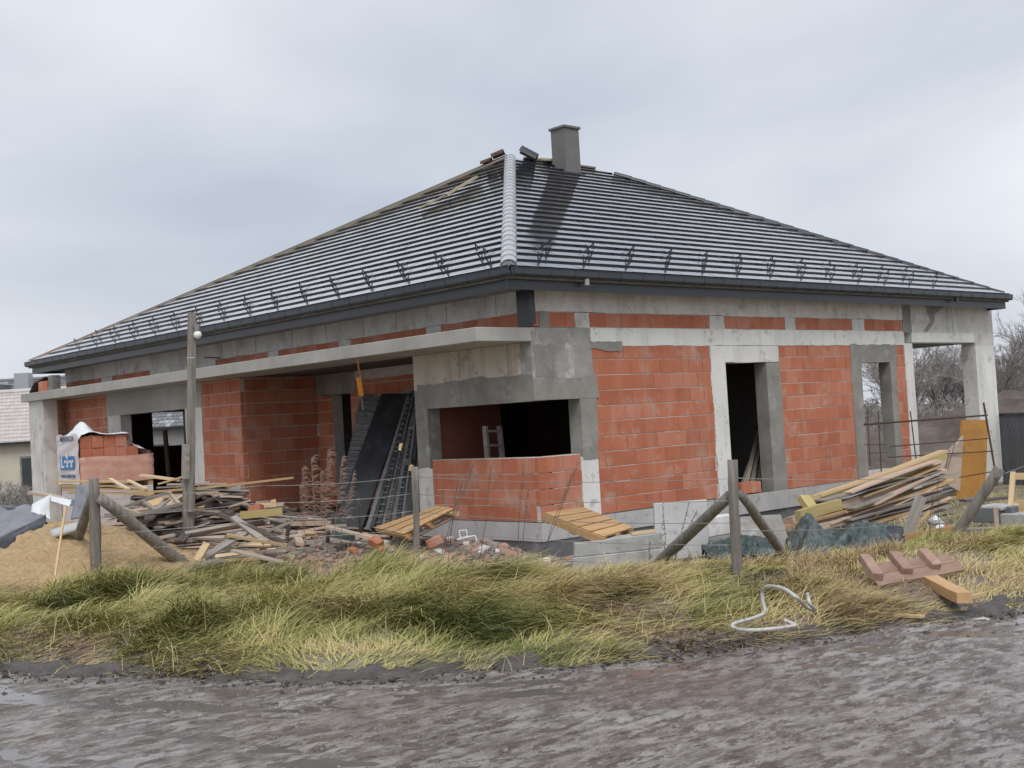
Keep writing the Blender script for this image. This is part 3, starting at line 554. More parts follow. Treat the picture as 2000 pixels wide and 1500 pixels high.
# --- roof
GX, GY, EZ = .85, .52, 3.84
RL = Vector((5.5, 6.2, 7.45)); RR = Vector((8.2, 6.2, 7.45)); E0 = Vector((-GX, -GY, EZ)); E1 = Vector((14.8, -GY, EZ)); E2 = Vector((-GX, 18.3, EZ)); E3 = Vector((14.8, 12.9, EZ))
dz = Vector((0, 0, -.05)); ro = MB(); pv = [p+dz for p in (E0, E1, E2, E3, RL, RR)]; lo_ = [p+Vector((0, 0, -.16)) for p in (E0, E1, E2, E3)]
ro.add(pv+lo_, [(0, 1, 5, 4), (2, 0, 4), (1, 3, 5), (3, 2, 4), (3, 4, 5), (6, 7, 1, 0), (7, 9, 3, 1), (9, 8, 2, 3), (8, 6, 0, 2), (6, 8, 9, 7)])
roof = hb(ro, 'roof', 'membrane')
NROW = 24; TW = .30; TL = []
def face_rows(eA, eB, tA, tB):
    """rows of tiles on the face with eave eA-eB and top corners tA-tB"""
    ex = (eB-eA).normalized(); nrm = ex.cross(tA-eA).normalized()
    if nrm.z < 0: nrm = -nrm
    for r in range(NROW):
        f0 = (r-.06)/NROW; f1 = min(1.0, (r+1.12)/NROW)
        A0, B0, A1, B1 = eA.lerp(tA, f0), eB.lerp(tB, f0), eA.lerp(tA, f1), eB.lerp(tB, f1)
        u0 = (A0-eA).dot(ex); u1 = (B0-eA).dot(ex); w0 = (A1-eA).dot(ex); w1 = (B1-eA).dot(ex)
        b0 = A0-ex*u0; b1 = A1-ex*w0
        k = -((r % 2)*.5)*TW+math.floor(min(u0, w0)/TW)*TW
        while k < u1:
            g = .0025; s0 = max(k+g, u0); s1 = min(k+TW-g, u1); t0_ = min(max(k+g, w0), w1); t1_ = max(min(k+TW-g, w1), w0)
            k += TW
            if s1-s0 < .03: continue
            j = random.uniform(-.0018, .0018); j2 = random.uniform(-.0012, .0012); hi = .046+j; hl = .016
            q = [b0+ex*s0+nrm*(hi-.032), b0+ex*s1+nrm*(hi-.032+j2), b1+ex*t1_+nrm*(hl-.016), b1+ex*t0_+nrm*(hl-.016),
                 b0+ex*s0+nrm*hi, b0+ex*s1+nrm*(hi+j2), b1+ex*t1_+nrm*hl, b1+ex*t0_+nrm*hl]
            TL.append(q)
face_rows(E0, E1, RL, RR)
face_rows(E2+Vector((0, -.35, 0)), E0, RL+Vector((0, .02, 0)), RL)
def tarea(q):
    pts = [ppx(p) for p in (q[4], q[5], q[6], q[7])]; s = 0
    for i in range(4): a, b = pts[i], pts[(i+1) % 4]; s += a[1]*b[2]-b[1]*a[2]
    return abs(s)
TL.sort(key=tarea, reverse=True); rest_t = MB()
for i, q in enumerate(TL):
    if i < 300: MB().hexa(q).build('roof_tile', K['tile'], roof)
    else: rest_t.hexa(q)
rest_t.build('roof_tiles', K['tile'], roof, kind='stuff')
K['cap'] = mat('wet_pale_hip_cap', (.36, .375, .40), (.44, .455, .48), .25, 6, 5, .08, 30, spec=1, rand=.08, ior=1.9, coat=.6)
def caps(a, b, n, r0, mk, s=1.0):
    d = (b-a).normalized(); x = d.cross(Vector((0, 0, 1))).normalized(); y = x.cross(d).normalized(); ln = (b-a).length/n
    for i in range(n):
        p = a+d*(i*ln-.03); q = p+d*(ln+.07); mb_ = MB(); vs = []; fs = []; K_ = 7
        for (c, rr, up) in ((p, r0*1.03, .012), (q, r0*.96, 0)):
            for k in range(K_):
                an = math.pi*(k/(K_-1)); vs.append(c+x*math.cos(an)*rr+y*(math.sin(an)*rr*.85+up-.03))
            for k in range(K_):
                an = math.pi*(k/(K_-1)); vs.append(c+x*math.cos(an)*(rr-.02)+y*(math.sin(an)*(rr-.02)*.85+up-.045))
        for k in range(K_-1):
            fs += [(k, k+1, 2*K_+k+1, 2*K_+k), (K_+k+1, K_+k, 3*K_+k, 3*K_+k+1), (k+1, k, K_+k, K_+k+1)]
        if i == 0: fs.append(tuple(range(K_-1, -1, -1)))
        mb_.add(vs, fs); mb_.build('hip_cap', K[mk], roof)
up = Vector((0, 0, .05))
caps(E0+up+Vector((.05, .05, .0)), RL+up, 30, .125, 'cap')
caps(E1+up+Vector((-.10, .10, 0)), RR+up+Vector((.35, -.35, -.19)), 26, .09, 'metal')
K['hipbatten'] = mat('weathered_hip_batten', (.17, .15, .12), (.26, .235, .19), .85, 6, 5, .3, 30, stretch=(.15, 1, 1), local=True, rand=.2)
# ridge and left hip still open: battens over the membrane
for a, b, wd in ((E2+Vector((.05, -.1, .045)), RL+Vector((-.05, .1, .05)), .06), (RL+Vector((.4, -.03, .03)), RR+Vector((0, -.03, .03)), .06), (E2+Vector((.22, -.45, .10)), RL+Vector((-.10, -.12, .02)), .035)):
    L_ = (b-a).length; o = MB().box(0, L_, -wd/2, wd/2, -.02, .02).build('ridge_batten', K['hipbatten'], roof); o.location = a; o.rotation_mode = 'QUATERNION'; o.rotation_quaternion = (b-a).to_track_quat('X', 'Z')
mb_ = MB(); hd = (RL-E2); 
mb_.hexa([E2+Vector((.0, -.42, .02)), E2+Vector((.0, .02, .05)), RL+Vector((0, .05, .05)), RL+Vector((-.06, -.2, .0)),
          E2+Vector((.0, -.42, .03)), E2+Vector((0, .02, .06)), RL+Vector((0, .05, .06)), RL+Vector((-.06, -.2, .01))])
K['hipstrip'] = mat('hip_membrane_strip', (.15, .13, .105), (.24, .21, .165), .8, 3, 5, .3, 20, rand=0, spots=(.20, .11, .08), sscale=1.2, srange=(.5, .6))
mb_.build('hip_strip', K['hipstrip'], roof)
# loose ridge tiles left at the peak
for (dx, dy, dzz, rz, ti, sc_) in ((.42, -.12, .06, -.78, .55, 1.0), (-.12, .25, .08, 2.2, .3, .7), (-.30, .45, -.06, 2.0, .2, .6)):
    mb_ = MB(); K_ = 8; vs = []; r_ = .16*sc_; ln = .42*sc_
    for xx in (-ln/2, ln/2):
        for k in range(K_): an = math.pi*(k/(K_-1)); vs.append((xx, math.cos(an)*r_, math.sin(an)*r_))
        for k in range(K_): an = math.pi*(k/(K_-1)); vs.append((xx, math.cos(an)*(r_-.025), math.sin(an)*(r_-.025)))
    fs = []
    for k in range(K_-1): fs += [(k, k+1, 2*K_+k+1, 2*K_+k), (K_+k+1, K_+k, 3*K_+k, 3*K_+k+1), (k+1, k, K_+k, K_+k+1), (2*K_+k, 2*K_+k+1, 3*K_+k+1, 3*K_+k)]
    o = mb_.add(vs, fs).build('ridge_tile', K['metal'] if sc_ == 1 else K['rust'], None, label='dark ridge tile lying loose at the roof peak' if sc_ == 1 else 'brown ridge tile fragment resting on the roof peak', cat='roof tile', group='loose ridge tiles')
    o.location = RL+Vector((dx, dy, dzz)); o.rotation_euler = (0, ti, rz)
# chimney
ch = MB(); ch.box(6.58, 7.04, 5.52, 5.96, 6.85, 8.12); cho = ch.build('chimney', K['chim'], roof)
MB().box(6.54, 7.08, 5.48, 6.0, 8.121, 8.18).build('chimney_cap', K['chim'], roof, bevel=.01)
MB().box(6.52, 7.10, 5.44, 6.0, 7.02, 7.10).build('chimney_flashing', K['metal'], roof)
MB().bar((6.15, 6.3, 7.52), (6.7, 6.1, 7.50), .10, .05).build('ridge_batten', K['batten'], roof)
# snow guards
gm = MB(); gm.bar((0, 0, .012), (.34, 0, .012), .03, .006); gm.bar((.03, 0, .0), (.075, 0, .17), .05, .012, w2=.02); gm.bar((.075, 0, .17), (.15, 0, .015), .03, .012); gm.bar((.05, -.02, .07), (.12, .02, .07), .03, .02)
gmesh = gm.build('snow_guard', K['metal'], roof)
gproto = gmesh.data; gproto.transform(Matrix.Scale(.68, 4)); bpy.data.objects.remove(gmesh)
def guards(eA, ex, up_, fr, items):
    nrm = ex.cross(up_).normalized()
    if nrm.z < 0: nrm = -nrm
    uu = up_.normalized(); R_ = Matrix((uu, nrm.cross(uu), nrm)).transposed().to_4x4()
    for a in items:
        o = bpy.data.objects.new('snow_guard', gproto); COL.objects.link(o); o.parent = roof
        Mx = R_.copy(); Mx.translation = eA+ex*a+up_*fr+nrm*.05; o.matrix_local = Mx
upR = Vector((0, 6.72, 3.61)); upL = Vector((6.35, 0, 3.61))
guards(E0, Vector((1, 0, 0)), upR, .092, [1.3+i*1.02 for i in range(13)])
guards(E0, Vector((1, 0, 0)), upR, .134, [1.75+i*1.0 for i in range(12)])
guards(E0, Vector((0, 1, 0)), upL, .083, [1.1+i*1.06 for i in range(16)])
guards(E0, Vector((0, 1, 0)), upL, .125, [1.6+i*1.05 for i in range(15)])
# fascia and gutters
fa = MB(); fa.box(-GX+.03, 14.78, -GY+.08, -GY+.12, 3.53, 3.80); hb(fa, 'fascia', 'metal')
fa = MB(); fa.box(-GX+.08, -GX+.12, -GY+.121, 18.25, 3.53, 3.80); hb(fa, 'fascia', 'metal')
fa = MB(); fa.box(-GX+.121, -.012, -GY+.14, 18.2, 3.60, 3.63); fa.box(-.012, 14.75, -GY+.14, -.012, 3.60, 3.63); hb(fa, 'soffit_board', 'woodG')
fa = MB(); fa.box(14.75, 14.79, -GY+.121, 12.8, 3.53, 3.78); fa.box(-GX+.121, 8, 18.2, 18.24, 3.53, 3.78); hb(fa, 'fascia', 'metal')
def gutter(a, b, side):
    d = (b-a).normalized(); mb_ = MB(); prof = [(-.005, .10), (-.005, .0), (.03, -.028), (.085, -.028), (.115, .0), (.115, .088), (.125, .092), (.125, .10), (.105, .10), (.105, .0), (.08, -.018), (.035, -.018), (.006, .0), (.006, .10)]
    n_ = len(prof); vs = [a+side*p+Vector((0, 0, h)) for p, h in prof]+[b+side*p+Vector((0, 0, h)) for p, h in prof]
    mb_.add(vs, [(i, (i+1) % n_, (i+1) % n_+n_, i+n_) for i in range(n_)]+[tuple(range(n_-1, -1, -1)), tuple(range(n_, 2*n_))])
    g = mb_.build('gutter', K['metal'], house); g.location = HOFF
    L_ = (b-a).length; k = .3; br = MB(); prof2 = [(.0, -.003), (.029, -.030), (.086, -.030), (.116, -.001), (.116, .086)]
    while k < L_:
        m2 = MB(); c = a+d*k
        for i in range(4):
            p, q = prof2[i], prof2[i+1]
            A, B = c+side*p[0]+Vector((0, 0, p[1])), c+side*q[0]+Vector((0, 0, q[1])); m2.bar(A, B, .008, .022, side=d)
        m2.build('gutter_bracket', K['metal'], g); k += .52
gutter(Vector((-GX-.02, -GY+.035, 3.745)), Vector((14.85, -GY+.035, 3.745)), Vector((0, -1, 0)))
gutter(Vector((-GX+.035, 18.35, 3.745)), Vector((-GX+.035, -GY-.085, 3.745)), Vector((-1, 0, 0)))
for (x, y) in ((.75, -GY-.02), (12.3, -GY-.02)): MB().tube([(x, y, 3.72), (x, y, 3.62)], .045, 10).build('downpipe_outlet', K['wire'] if x < 5 else K['metal'], house).location = HOFF
fl_ = MB(); fl_.box(-.035, -.022, -.03, .24, 3.02, 3.60); fl_.box(-.034, .10, -.036, -.024, 3.06, 3.60); hb(fl_, 'membrane_flap', 'black')
fl_ = MB(); fl_.box(-GX+.13, .1, -GY+.15, -.05, 3.585, 3.598); hb(fl_, 'eave_board', 'woodO')
# formwork seams on the poured concrete: thin raised fins
fn = MB()
for a in (.75, 2.0, 3.4, 4.4, 5.6, 6.8, 8.2, 9.6, 11.2, 12.9, 14.6, 16.2):
    pbox(fn, 'L', a, a+.012, 3.28, 3.60, -.014, 0)
for a in (.55, 1.75): pbox(fn, 'L', a, a+.012, 2.32, 2.78, -.010, 0)
for a in (13.05,): pbox(fn, 'R', a, a+.012, 3.0, 3.6, -.012, 0)
hb(fn, 'formwork_fins', 'plaster', kind='stuff')
# ------------------------------------------------------------------ loose things on the site
def rod(name, mk, a, b, w, h, label, cat, group=None, roll=0, parent=None, taper=1):
    """a sawn board or beam from a to b, as its own object with the length along local X"""
    a = Vector(a); b = Vector(b); L_ = (b-a).length; mb_ = MB(); e_ = .0
    ra, rb = random.uniform(-.03, .03), random.uniform(-.03, .03); bow = random.uniform(-.012, .012)*L_ if parent is None else 0; ns = 4; vs = []; fs = []
    for i in range(ns+1):
        t = i/ns; x = L_*t; ww = w/2*(1+(taper-1)*t)*random.uniform(.94, 1.0); dz_ = bow*4*t*(1-t); tw = random.uniform(-.02, .02)*w; e0 = (ra if i == 0 else rb if i == ns else 0)
        vs += [(x, -ww, -h/2+dz_-tw), (x+e0, ww, -h/2+dz_+tw), (x+e0, ww, h/2+dz_+tw), (x, -ww, h/2+dz_-tw)]
    for i in range(ns):
        for k in range(4): fs.append((i*4+k, i*4+(k+1) % 4, i*4+4+(k+1) % 4, i*4+4+k))
    fs += [(3, 2, 1, 0), (ns*4, ns*4+1, ns*4+2, ns*4+3)]; mb_.add(vs, fs)
    o = mb_.build(name, K[mk], parent, label=label, cat=cat, group=group); o.location = a; o.rotation_mode = 'QUATERNION'
    q = (b-a).to_track_quat('X', 'Z')
    from mathutils import Quaternion
    o.rotation_quaternion = q @ Quaternion((1, 0, 0), roll); return o
def quadboard(name, mk, TLp, TRp, BRp, BLp, th, label, cat, group=None, ribs=0, rk=None, back=False):
    """a flat panel given by its four corners, th thick, with optional cross ribs on its face"""
    P = [Vector(p) for p in (BLp, BRp, TRp, TLp)]; n_ = (P[1]-P[0]).cross(P[3]-P[0]).normalized()
    if n_.dot(CAM-P[0]) < 0: n_ = -n_
    root = thing(name, label, cat, P[0], group) if ribs else None; off = P[0]
    mb_ = MB().hexa([p-n_*th for p in P]+[p for p in P]); 
    if not ribs: return mb_.build(name, K[mk], None, label=label, cat=cat, group=group, loc=off)
    mb_.build('board', K[mk], root).location = -off
    for i in range(ribs):
        t = (i+.5)/ribs+random.uniform(-.01, .01); a = P[0].lerp(P[3], t); b = P[1].lerp(P[2], t)
        MB().bar(a+n_*.012, b+n_*.012, .022*random.uniform(.6, 1.3), .024, side=n_).build('rib', K[rk or mk], root).location = -off
    return root
def rockmesh(n, seed, s=1, flat=.7):
    bm = bmesh.new(); bmesh.ops.create_icosphere(bm, subdivisions=1, radius=.5); rs = random.Random(seed)
    for v in bm.verts: v.co *= rs.uniform(.65, 1.15); v.co.z *= flat
    me = bpy.data.meshes.new('rock'); bm.to_mesh(me); bm.free(); return me

# ---- wire fence: posts, braces, wires
fence = thing('wire_fence', 'old wire fence with grey wooden posts and slanted braces before the house', 'fence', (-2, -1, GZ))
def fpart(mb_, name, mk, smooth=True): o = mb_.build(name, K[mk], fence, smooth=smooth); o.location = -fence.location; return o
pA, pC, pD = Vector((-5.44, 3.84, 0)), Vector((-2.19, .35, 0)), Vector((-1.83, -5.11, 0))
def post(name, a, b, r0, r1, n=9):
    a = Vector(a); b = Vector(b); pts = [a.lerp(b, i/7)+Vector((random.uniform(-.008, .008), random.uniform(-.008, .008), 0)) for i in range(8)]
    fpart(MB().tube(pts, [r0+(r1-r0)*i/7+random.uniform(-.004, .004) for i in range(8)], n), name, 'post')
post('post', (-5.44, 3.84, -.75), dp(184, 935, 17.85), .085, .075)
post('post', (-2.19, .35, -.75), dp(811, 912, 17.5), .055, .045); post('post', (-1.83, -5.11, -.8), dp(1430, 898, 13.8), .065, .058)
post('brace', dp(196, 972, 17.8), pl(378, 1118, 2, -.52), .085, .10); post('brace', dp(180, 968, 17.95), pl(130, 1120, 2, -.5), .075, .075)
post('brace', dp(1426, 968, 13.9), pl(1262, 1122, 2, -.52), .065, .075); post('brace', dp(1446, 965, 13.9), pl(1550, 1112, 2, -.52), .055, .06)
post('brace', dp(1952, 915, 16.6), pl(1852, 1068, 2, -.5), .075, .065)
post('stake', pl(707, 1080, 2, -.5), dp(700, 975, 18.9), .03, .022, 6); post('stake', pl(560, 1085, 2, -.5), dp(563, 1015, 19.6), .04, .035, 6)
post('stake', pl(640, 1090, 2, -.5), dp(640, 1035, 19.3), .04, .035, 6)
pts_f = [((-5.44, 3.84), 0), ((-3.39, 4.95), 0), ((-2.19, .35), 0), ((-1.83, -5.11), 0)]
def fwire(p, q, z0, z1, sag=.03):
    n_ = 10; pts = []
    for i in range(n_+1):
        t = i/n_; pts.append((p[0]+(q[0]-p[0])*t, p[1]+(q[1]-p[1])*t, z0+(z1-z0)*t-sag*4*t*(1-t)))
    fpart(MB().tube(pts, .0042, 5), 'wire', 'wire')
for z in (.85, .60, .35, .10, -.15):
    fwire((-5.44, 3.84), (-3.6, 2.1), z-.08, z, .02); fwire((-3.6, 2.1), (-2.19, .35), z, z+.02, .04); fwire((-2.19, .35), (-1.83, -5.11), z+.02, z-.06, .06)
for z in (.8, .2): fwire((-1.83, -5.11), (2.9, -5.3), z, z-.3, .05); 
fwire((3.0, -5.8), (9, -7.5), .45, 1.7, .02)

# ---- lamp pole
lp = thing('lamp_pole', 'tall weathered timber pole with a white globe lamp on top', 'pole', (-3.39, 4.95, GZ))
def lpart(mb_, name, mk, **k): o = mb_.build(name, K[mk], lp, **k); o.location = -lp.location; return o
tp = dp(375, 610, 20.18); md = dp(367, 900, 20.18)
lpart(MB().tube([(-3.39, 4.95, -.8), md], [.105, .095], 10), 'lower_pole', 'post', smooth=True)
lpart(MB().bar(dp(372, 1000, 20.05), tp, .08, .115), 'upper_pole', 'post')
lpart(MB().bar(dp(363, 868, 19.98), dp(362, 935, 19.98), .16, .06), 'splice_board', 'woodG')
gl = MB(); gc = dp(386, 654, 20.1); vs = []; R_ = .068
for i in range(9):
    for k in range(14): a = math.pi*i/8; b = 2*math.pi*k/14; vs.append(gc+Vector((R_*math.sin(a)*math.cos(b), R_*math.sin(a)*math.sin(b), R_*math.cos(a))))
lpart(gl.add(vs, [(i*14+k, i*14+(k+1) % 14, (i+1)*14+(k+1) % 14, (i+1)*14+k) for i in range(8) for k in range(14)]), 'globe', 'glass', smooth=True)
lpart(MB().tube([dp(385, 633, 20.1), dp(385, 648, 20.1)], [.05, .04], 10), 'lamp_socket', 'wire'); lpart(MB().tube([dp(378, 640, 20.15), dp(385, 636, 20.1)], .012, 6), 'lamp_arm', 'wire')
lpart(MB().tube([dp(364, 700, 20.0), dp(380, 699, 20.0)], .012, 6), 'bolt', 'wire')

# ---- brick pallets
def pallet_stack(base, label, rows, top, wraprows, letters):
    rt = thing('brick_pallet', label, 'pallet', base); C_ = Vector(base)
    def b_(mb_, name, mk, **k): return mb_.build(name, K[mk], rt, **k)
    Lx, Ly = 1.55, 1.05
    for i in range(5): b_(MB().box(0, Lx, i*Ly/5+.02, (i+1)*Ly/5-.02, .10, .125), 'deck_board', 'woodN')
    for i in range(3): b_(MB().box(i*(Lx-.1)/2, i*(Lx-.1)/2+.1, .01, Ly-.01, 0, .098), 'bearer', 'woodN')
    z = .13; bw = .25
    for r in range(rows):
        nx = 6 if r < wraprows else (5 if r == wraprows else 4)
        for i in range(nx):
            for j in (0, 1):
                if r >= wraprows and j == 1 and i > 2: continue
                x0 = .02+i*bw+(.0 if r < rows-1 else random.uniform(-.01, .01))
                b_(MB().box(x0+.004, x0+bw-.004, .03+j*.5+random.uniform(0, .015), .03+j*.5+.48, z, z+.236), 'brick', 'brick', bevel=.004)
        z += .24
    zt = .13+.24*wraprows+.05
    # film: tight round the lower rows, printed sheet up the end face, gathered white skirt on top
    n_ = 26; vs = []; fs = []
    ring = [(-.0, 0), (Lx*.5, -.01), (Lx+.01, 0), (Lx+.015, Ly*.5), (Lx+.01, Ly+.01), (Lx*.5, Ly+.02), (0, Ly+.01)]
    dense = []
    for i in range(len(ring)):
        p, q = ring[i], ring[(i+1) % len(ring)]
        for k in range(6): dense.append((p[0]+(q[0]-p[0])*k/6, p[1]+(q[1]-p[1])*k/6))
    N_ = len(dense); hs = np.linspace(.11, zt, 9)
    for h in hs:
        for (x, y) in dense:
            o = .012+.010*math.sin(h*34+x*2.2+y*3)*(1 if h > zt-.3 else .4)+random.uniform(0, .005); nx_ = -1 if x < .02 else (1 if x > Lx-.02 else 0); ny_ = -1 if y < .02 else (1 if y > Ly-.02 else 0)
            vs.append((x+nx_*o, y+ny_*o, h+.012*math.sin(x*5+y*4)))
    for r in range(8):
        for k in range(N_): fs.append((r*N_+k, r*N_+(k+1) % N_, (r+1)*N_+(k+1) % N_, (r+1)*N_+k))
    b_(MB().add(vs, fs, .3), 'shrink_film', 'wrap', smooth=True)
    ys = np.linspace(-.03, Ly+.02, 14); zs = np.linspace(.105, top, 16); vs = []; fs = []
    for h in zs:
        for y in ys: vs.append((-.045-.008*math.sin(h*19+y*6)-random.uniform(0, .004), y, h+(.03*math.sin(y*9) if h == zs[-1] else 0)))
    for i in range(15):
        for k in range(13): fs.append((i*14+k, i*14+k+1, (i+1)*14+k+1, (i+1)*14+k))
    b_(MB().add(vs, fs, .3), 'printed_film', 'wrapW', smooth=True)
    if letters:
        b_(MB().box(-.0625, -.061, .17, .90, top*.38, top*.62), 'print_panel', 'blue')
        def txt(s, size, y, z, mk, name='lettering', bold=0):
            cu = bpy.data.curves.new(name, 'FONT'); cu.body = s; cu.size = size; cu.extrude = .001; cu.offset = bold; cu.align_x = 'CENTER'; cu.align_y = 'CENTER'
            tmp = bpy.data.objects.new(name, cu); COL.objects.link(tmp); dg = bpy.context.evaluated_depsgraph_get(); me_ = bpy.data.meshes.new_from_object(tmp.evaluated_get(dg)); bpy.data.objects.remove(tmp)
            me_.materials.clear(); o = link(name, me_, K[mk], rt); o.matrix_local = Matrix(((0, 0, -1, -.066), (-1, 0, 0, y), (0, 1, 0, z), (0, 0, 0, 1))); return o
        txt('Leier', .31, .535, top*.50, 'ink_w', bold=.008); txt('www.leier.eu', .135, .52, top*.27, 'ink', bold=.003); txt('MINŐK2/A', .15, .50, top*.93, 'ink', bold=.003)
        b_(MB().add([(-.064, .60, top*.60), (-.064, .48, top*.60), (-.064, .50, top*.66), (-.064, .535, top*.69), (-.064, .575, top*.66)], [(0, 1, 2, 3, 4)]), 'print_emblem', 'ink_w')
    # gathered film on top
    zt2 = .13+.24*rows; nx_, ny_ = 16, 12; vs = []; fs = []
    for i in range(nx_):
        for j in range(ny_):
            x = -.05+1.18*i/(nx_-1); y = -.02+(Ly+.04)*j/(ny_-1); pk = .30*math.exp(-((x-.22)/.16)**2-((y-.35)/.3)**2)
            vs.append((x, y, zt2+.02+pk+.04*math.sin(x*13+y*7)*math.sin(y*9)+random.uniform(0, .012)-(.12 if i in (0, nx_-1) else 0)))
    for i in range(nx_-1):
        for j in range(ny_-1): fs.append((i*ny_+j, (i+1)*ny_+j, (i+1)*ny_+j+1, i*ny_+j+1))
    b_(MB().add(vs, fs, .2), 'loose_film', 'white', smooth=True)
    if letters:
        vs = []; fs = []
        for i in range(5):
            for j in range(10):
                x = 1.22+.33*i/4; y = .02+1.0*j/9; vs.append((x, y, zt+.20-.20*i/4+.05*math.sin(y*12+x*9)+random.uniform(0, .015)))
        for i in range(4):
            for j in range(9): fs.append((i*10+j, (i+1)*10+j, (i+1)*10+j+1, i*10+j+1))
        b_(MB().add(vs, fs, .1), 'loose_film', 'white', smooth=True)
    return rt
PB = pl(160, 958, 0, -2.75)
pallet_stack((PB.x, PB.y, PB.z-.0), 'opened pallet of hollow bricks in printed plastic film, upper of two stacked', 4, 1.14, 2, True)
lowz = g1(PB.x, PB.y)
rt2 = thing('brick_pallet', 'lower film wrapped pallet of bricks half hidden behind the scrap wood', 'pallet', (PB.x, PB.y, lowz))
hgt = PB.z-lowz; MB().box(0, 1.55, 0, 1.05, .12, hgt-.002).build('shrink_film', K['wrapW'], rt2, bevel=.01); MB().box(-.02, 1.57, -.02, 1.07, 0, .118).build('deck', K['woodN'], rt2)
cu = bpy.data.curves.new('t', 'FONT'); cu.body = 'Leier'; cu.size = .3; cu.extrude = .001; cu.align_x = 'CENTER'; tmp = bpy.data.objects.new('t', cu); COL.objects.link(tmp)
me_ = bpy.data.meshes.new_from_object(tmp.evaluated_get(bpy.context.evaluated_depsgraph_get())); bpy.data.objects.remove(tmp); me_.materials.clear()
o = link('lettering', me_, K['blue'], rt2); o.matrix_local = Matrix(((0, 0, -1, -.004), (-1, 0, 0, .53), (0, 1, 0, hgt-.32), (0, 0, 0, 1)))

# ---- sand heap
n_ = 190; a = np.linspace(-3.4, 3.4, n_); XX, YY = np.meshgrid(a, a, indexing='ij'); sc0 = Vector((-5.15, 6.1, 0))
r_ = np.hypot(XX/1.15, YY/1.05)*(1+.12*(fbm(XX*.8+5, YY*.8, 12)-.47)*2)
ZZ = 1.02*np.clip(1-r_/2.7, 0, 1)**.85+.13*(fbm(XX*7, YY*7, 13, 5)-.47)*(r_ < 2.75)+.05*(fbm(XX*16, YY*16, 15, 2)-.47)*(r_ < 2.7); ZZ = np.minimum(ZZ, .92+.1*(fbm(XX*2, YY*2, 14)-.4))
me = npmesh('sand_heap', np.stack([XX.ravel()+sc0.x, YY.ravel()+sc0.y, (ZZ+GZ-.10).ravel()], 1), grid(n_, n_), smooth=True)
link('sand_heap', me, K['sand'], label='heap of yellow brown sand behind the braced corner post', cat='sand heap')

# ---- scrap wood pile
hp = (-2.5, 5.5)
def pile_h(x, y):
    dx, dy = x-hp[0], y-hp[1]; a = dx*RT.x+dy*RT.y; b = dx*fw.x+dy*fw.y        # across and along the view
    t = math.exp(-((a+.55)/1.45)**2)*1.45+.50*math.exp(-((a-1.5)/1.4)**2)
    return max(0, t*math.exp(-(b/1.15)**2))
n_ = 50; V_ = []
for i in range(n_):
    for j in range(n_):
        x = hp[0]-3.2+6.4*i/(n_-1); y = hp[1]-3.2+6.4*j/(n_-1); V_.append((x, y, g1(x, y)-.06+.78*pile_h(x, y)+.05*random.random()))
me = npmesh('wood_scraps', np.array(V_), grid(n_, n_)); link('wood_scraps', me, K['woodD'], kind='stuff', label='dark splinters and scraps filling the wood pile', cat='wood scraps')
WN = {'woodG': 'grey', 'woodD': 'dark', 'woodN': 'pale', 'woodP': 'pinkish', 'woodY': 'yellow'}
rr = random.Random(5); scr = MB(); scr2 = MB()
for i in range(380):
    a = rr.gauss(.15, 1.5); b = rr.uniform(-1.6, 1.1); a = max(-2.6, min(3.5, a))
    x = hp[0]+a*RT.x+b*fw.x; y = hp[1]+a*RT.y+b*fw.y
    if x > -1.1 and y > 7.0: continue
    L_ = rr.uniform(.35, 1.4) if rr.random() < .85 else rr.uniform(1.4, 2.5); wd = rr.choice([.08, .10, .13, .16, .20, .24]); th = rr.choice([.025, .03, .04, .06])
    an = rr.gauss(0, .38) if rr.random() < .75 else rr.uniform(-1.5, 1.5)
    dx, dy = RT.x*math.cos(an)+fw.x*math.sin(an), RT.y*math.cos(an)+fw.y*math.sin(an)
    h = pile_h(x, y); mk = rr.choices(['woodG', 'woodD', 'woodN', 'woodP', 'woodY'], [46, 11, 18, 25, 0])[0]
    if h > .75 and rr.random() < .4: mk = 'woodD'
    z0 = g1(x, y); A = Vector((x-dx*L_/2, y-dy*L_/2, 0)); B = Vector((x+dx*L_/2, y+dy*L_/2, 0))
    za = z0+(h*.62+pile_h(A.x, A.y)*.22)*rr.uniform(.80, 1.12)+.03; zb = z0+(h*.62+pile_h(B.x, B.y)*.22)*rr.uniform(.80, 1.12)+.03
    A.z, B.z = za, zb+rr.gauss(0, .05)
    reg = ('at the left end of' if a < -1.5 else 'left of the lamp pole in' if a < -.45 else 'behind the lamp pole in' if a < .2 else 'right of the lamp pole in' if a < 1.1 else 'at the right end of')
    lay = ('on top' if h > .8 else 'high up' if h > .45 else 'half way down' if b > -.5 else 'low down'); szz = 'long' if L_ > 1.7 else 'short' if L_ < .9 else ('broad' if wd > .13 else 'narrow')
    if i >= 255: (scr if rr.random() < .5 else scr2).bar(A, B, wd, th); continue
    rod('board', mk, A, B, wd, th, szz+' '+WN[mk]+' board '+lay+' '+reg+' the wood pile', 'board', 'boards in the scrap wood pile', roll=rr.gauss(0, .5))
scr.build('board_scraps', K['woodG'], kind='stuff', label='loose grey board ends strewn through the wood pile', cat='wood scraps'); scr2.build('board_scraps', K['woodP'], kind='stuff', label='loose brown board ends strewn through the wood pile', cat='wood scraps')
def S(name, mk, u0, v0, d0, u1, v1, d1, w, h, label, cat='board', roll=0, group=None): return rod(name, mk, dp(u0, v0, d0), dp(u1, v1, d1), w, h, label, cat, group, roll)
S('long_lath', 'woodN', 240, 965, 19.8, 572, 933, 20.8, .05, .035, 'long thin pale lath sticking far out of the wood pile', 'lath')
S('board', 'woodN', 275, 928, 21.5, 352, 938, 21.2, .09, .04, 'short pale board end on top of the wood pile by the brick pallet')
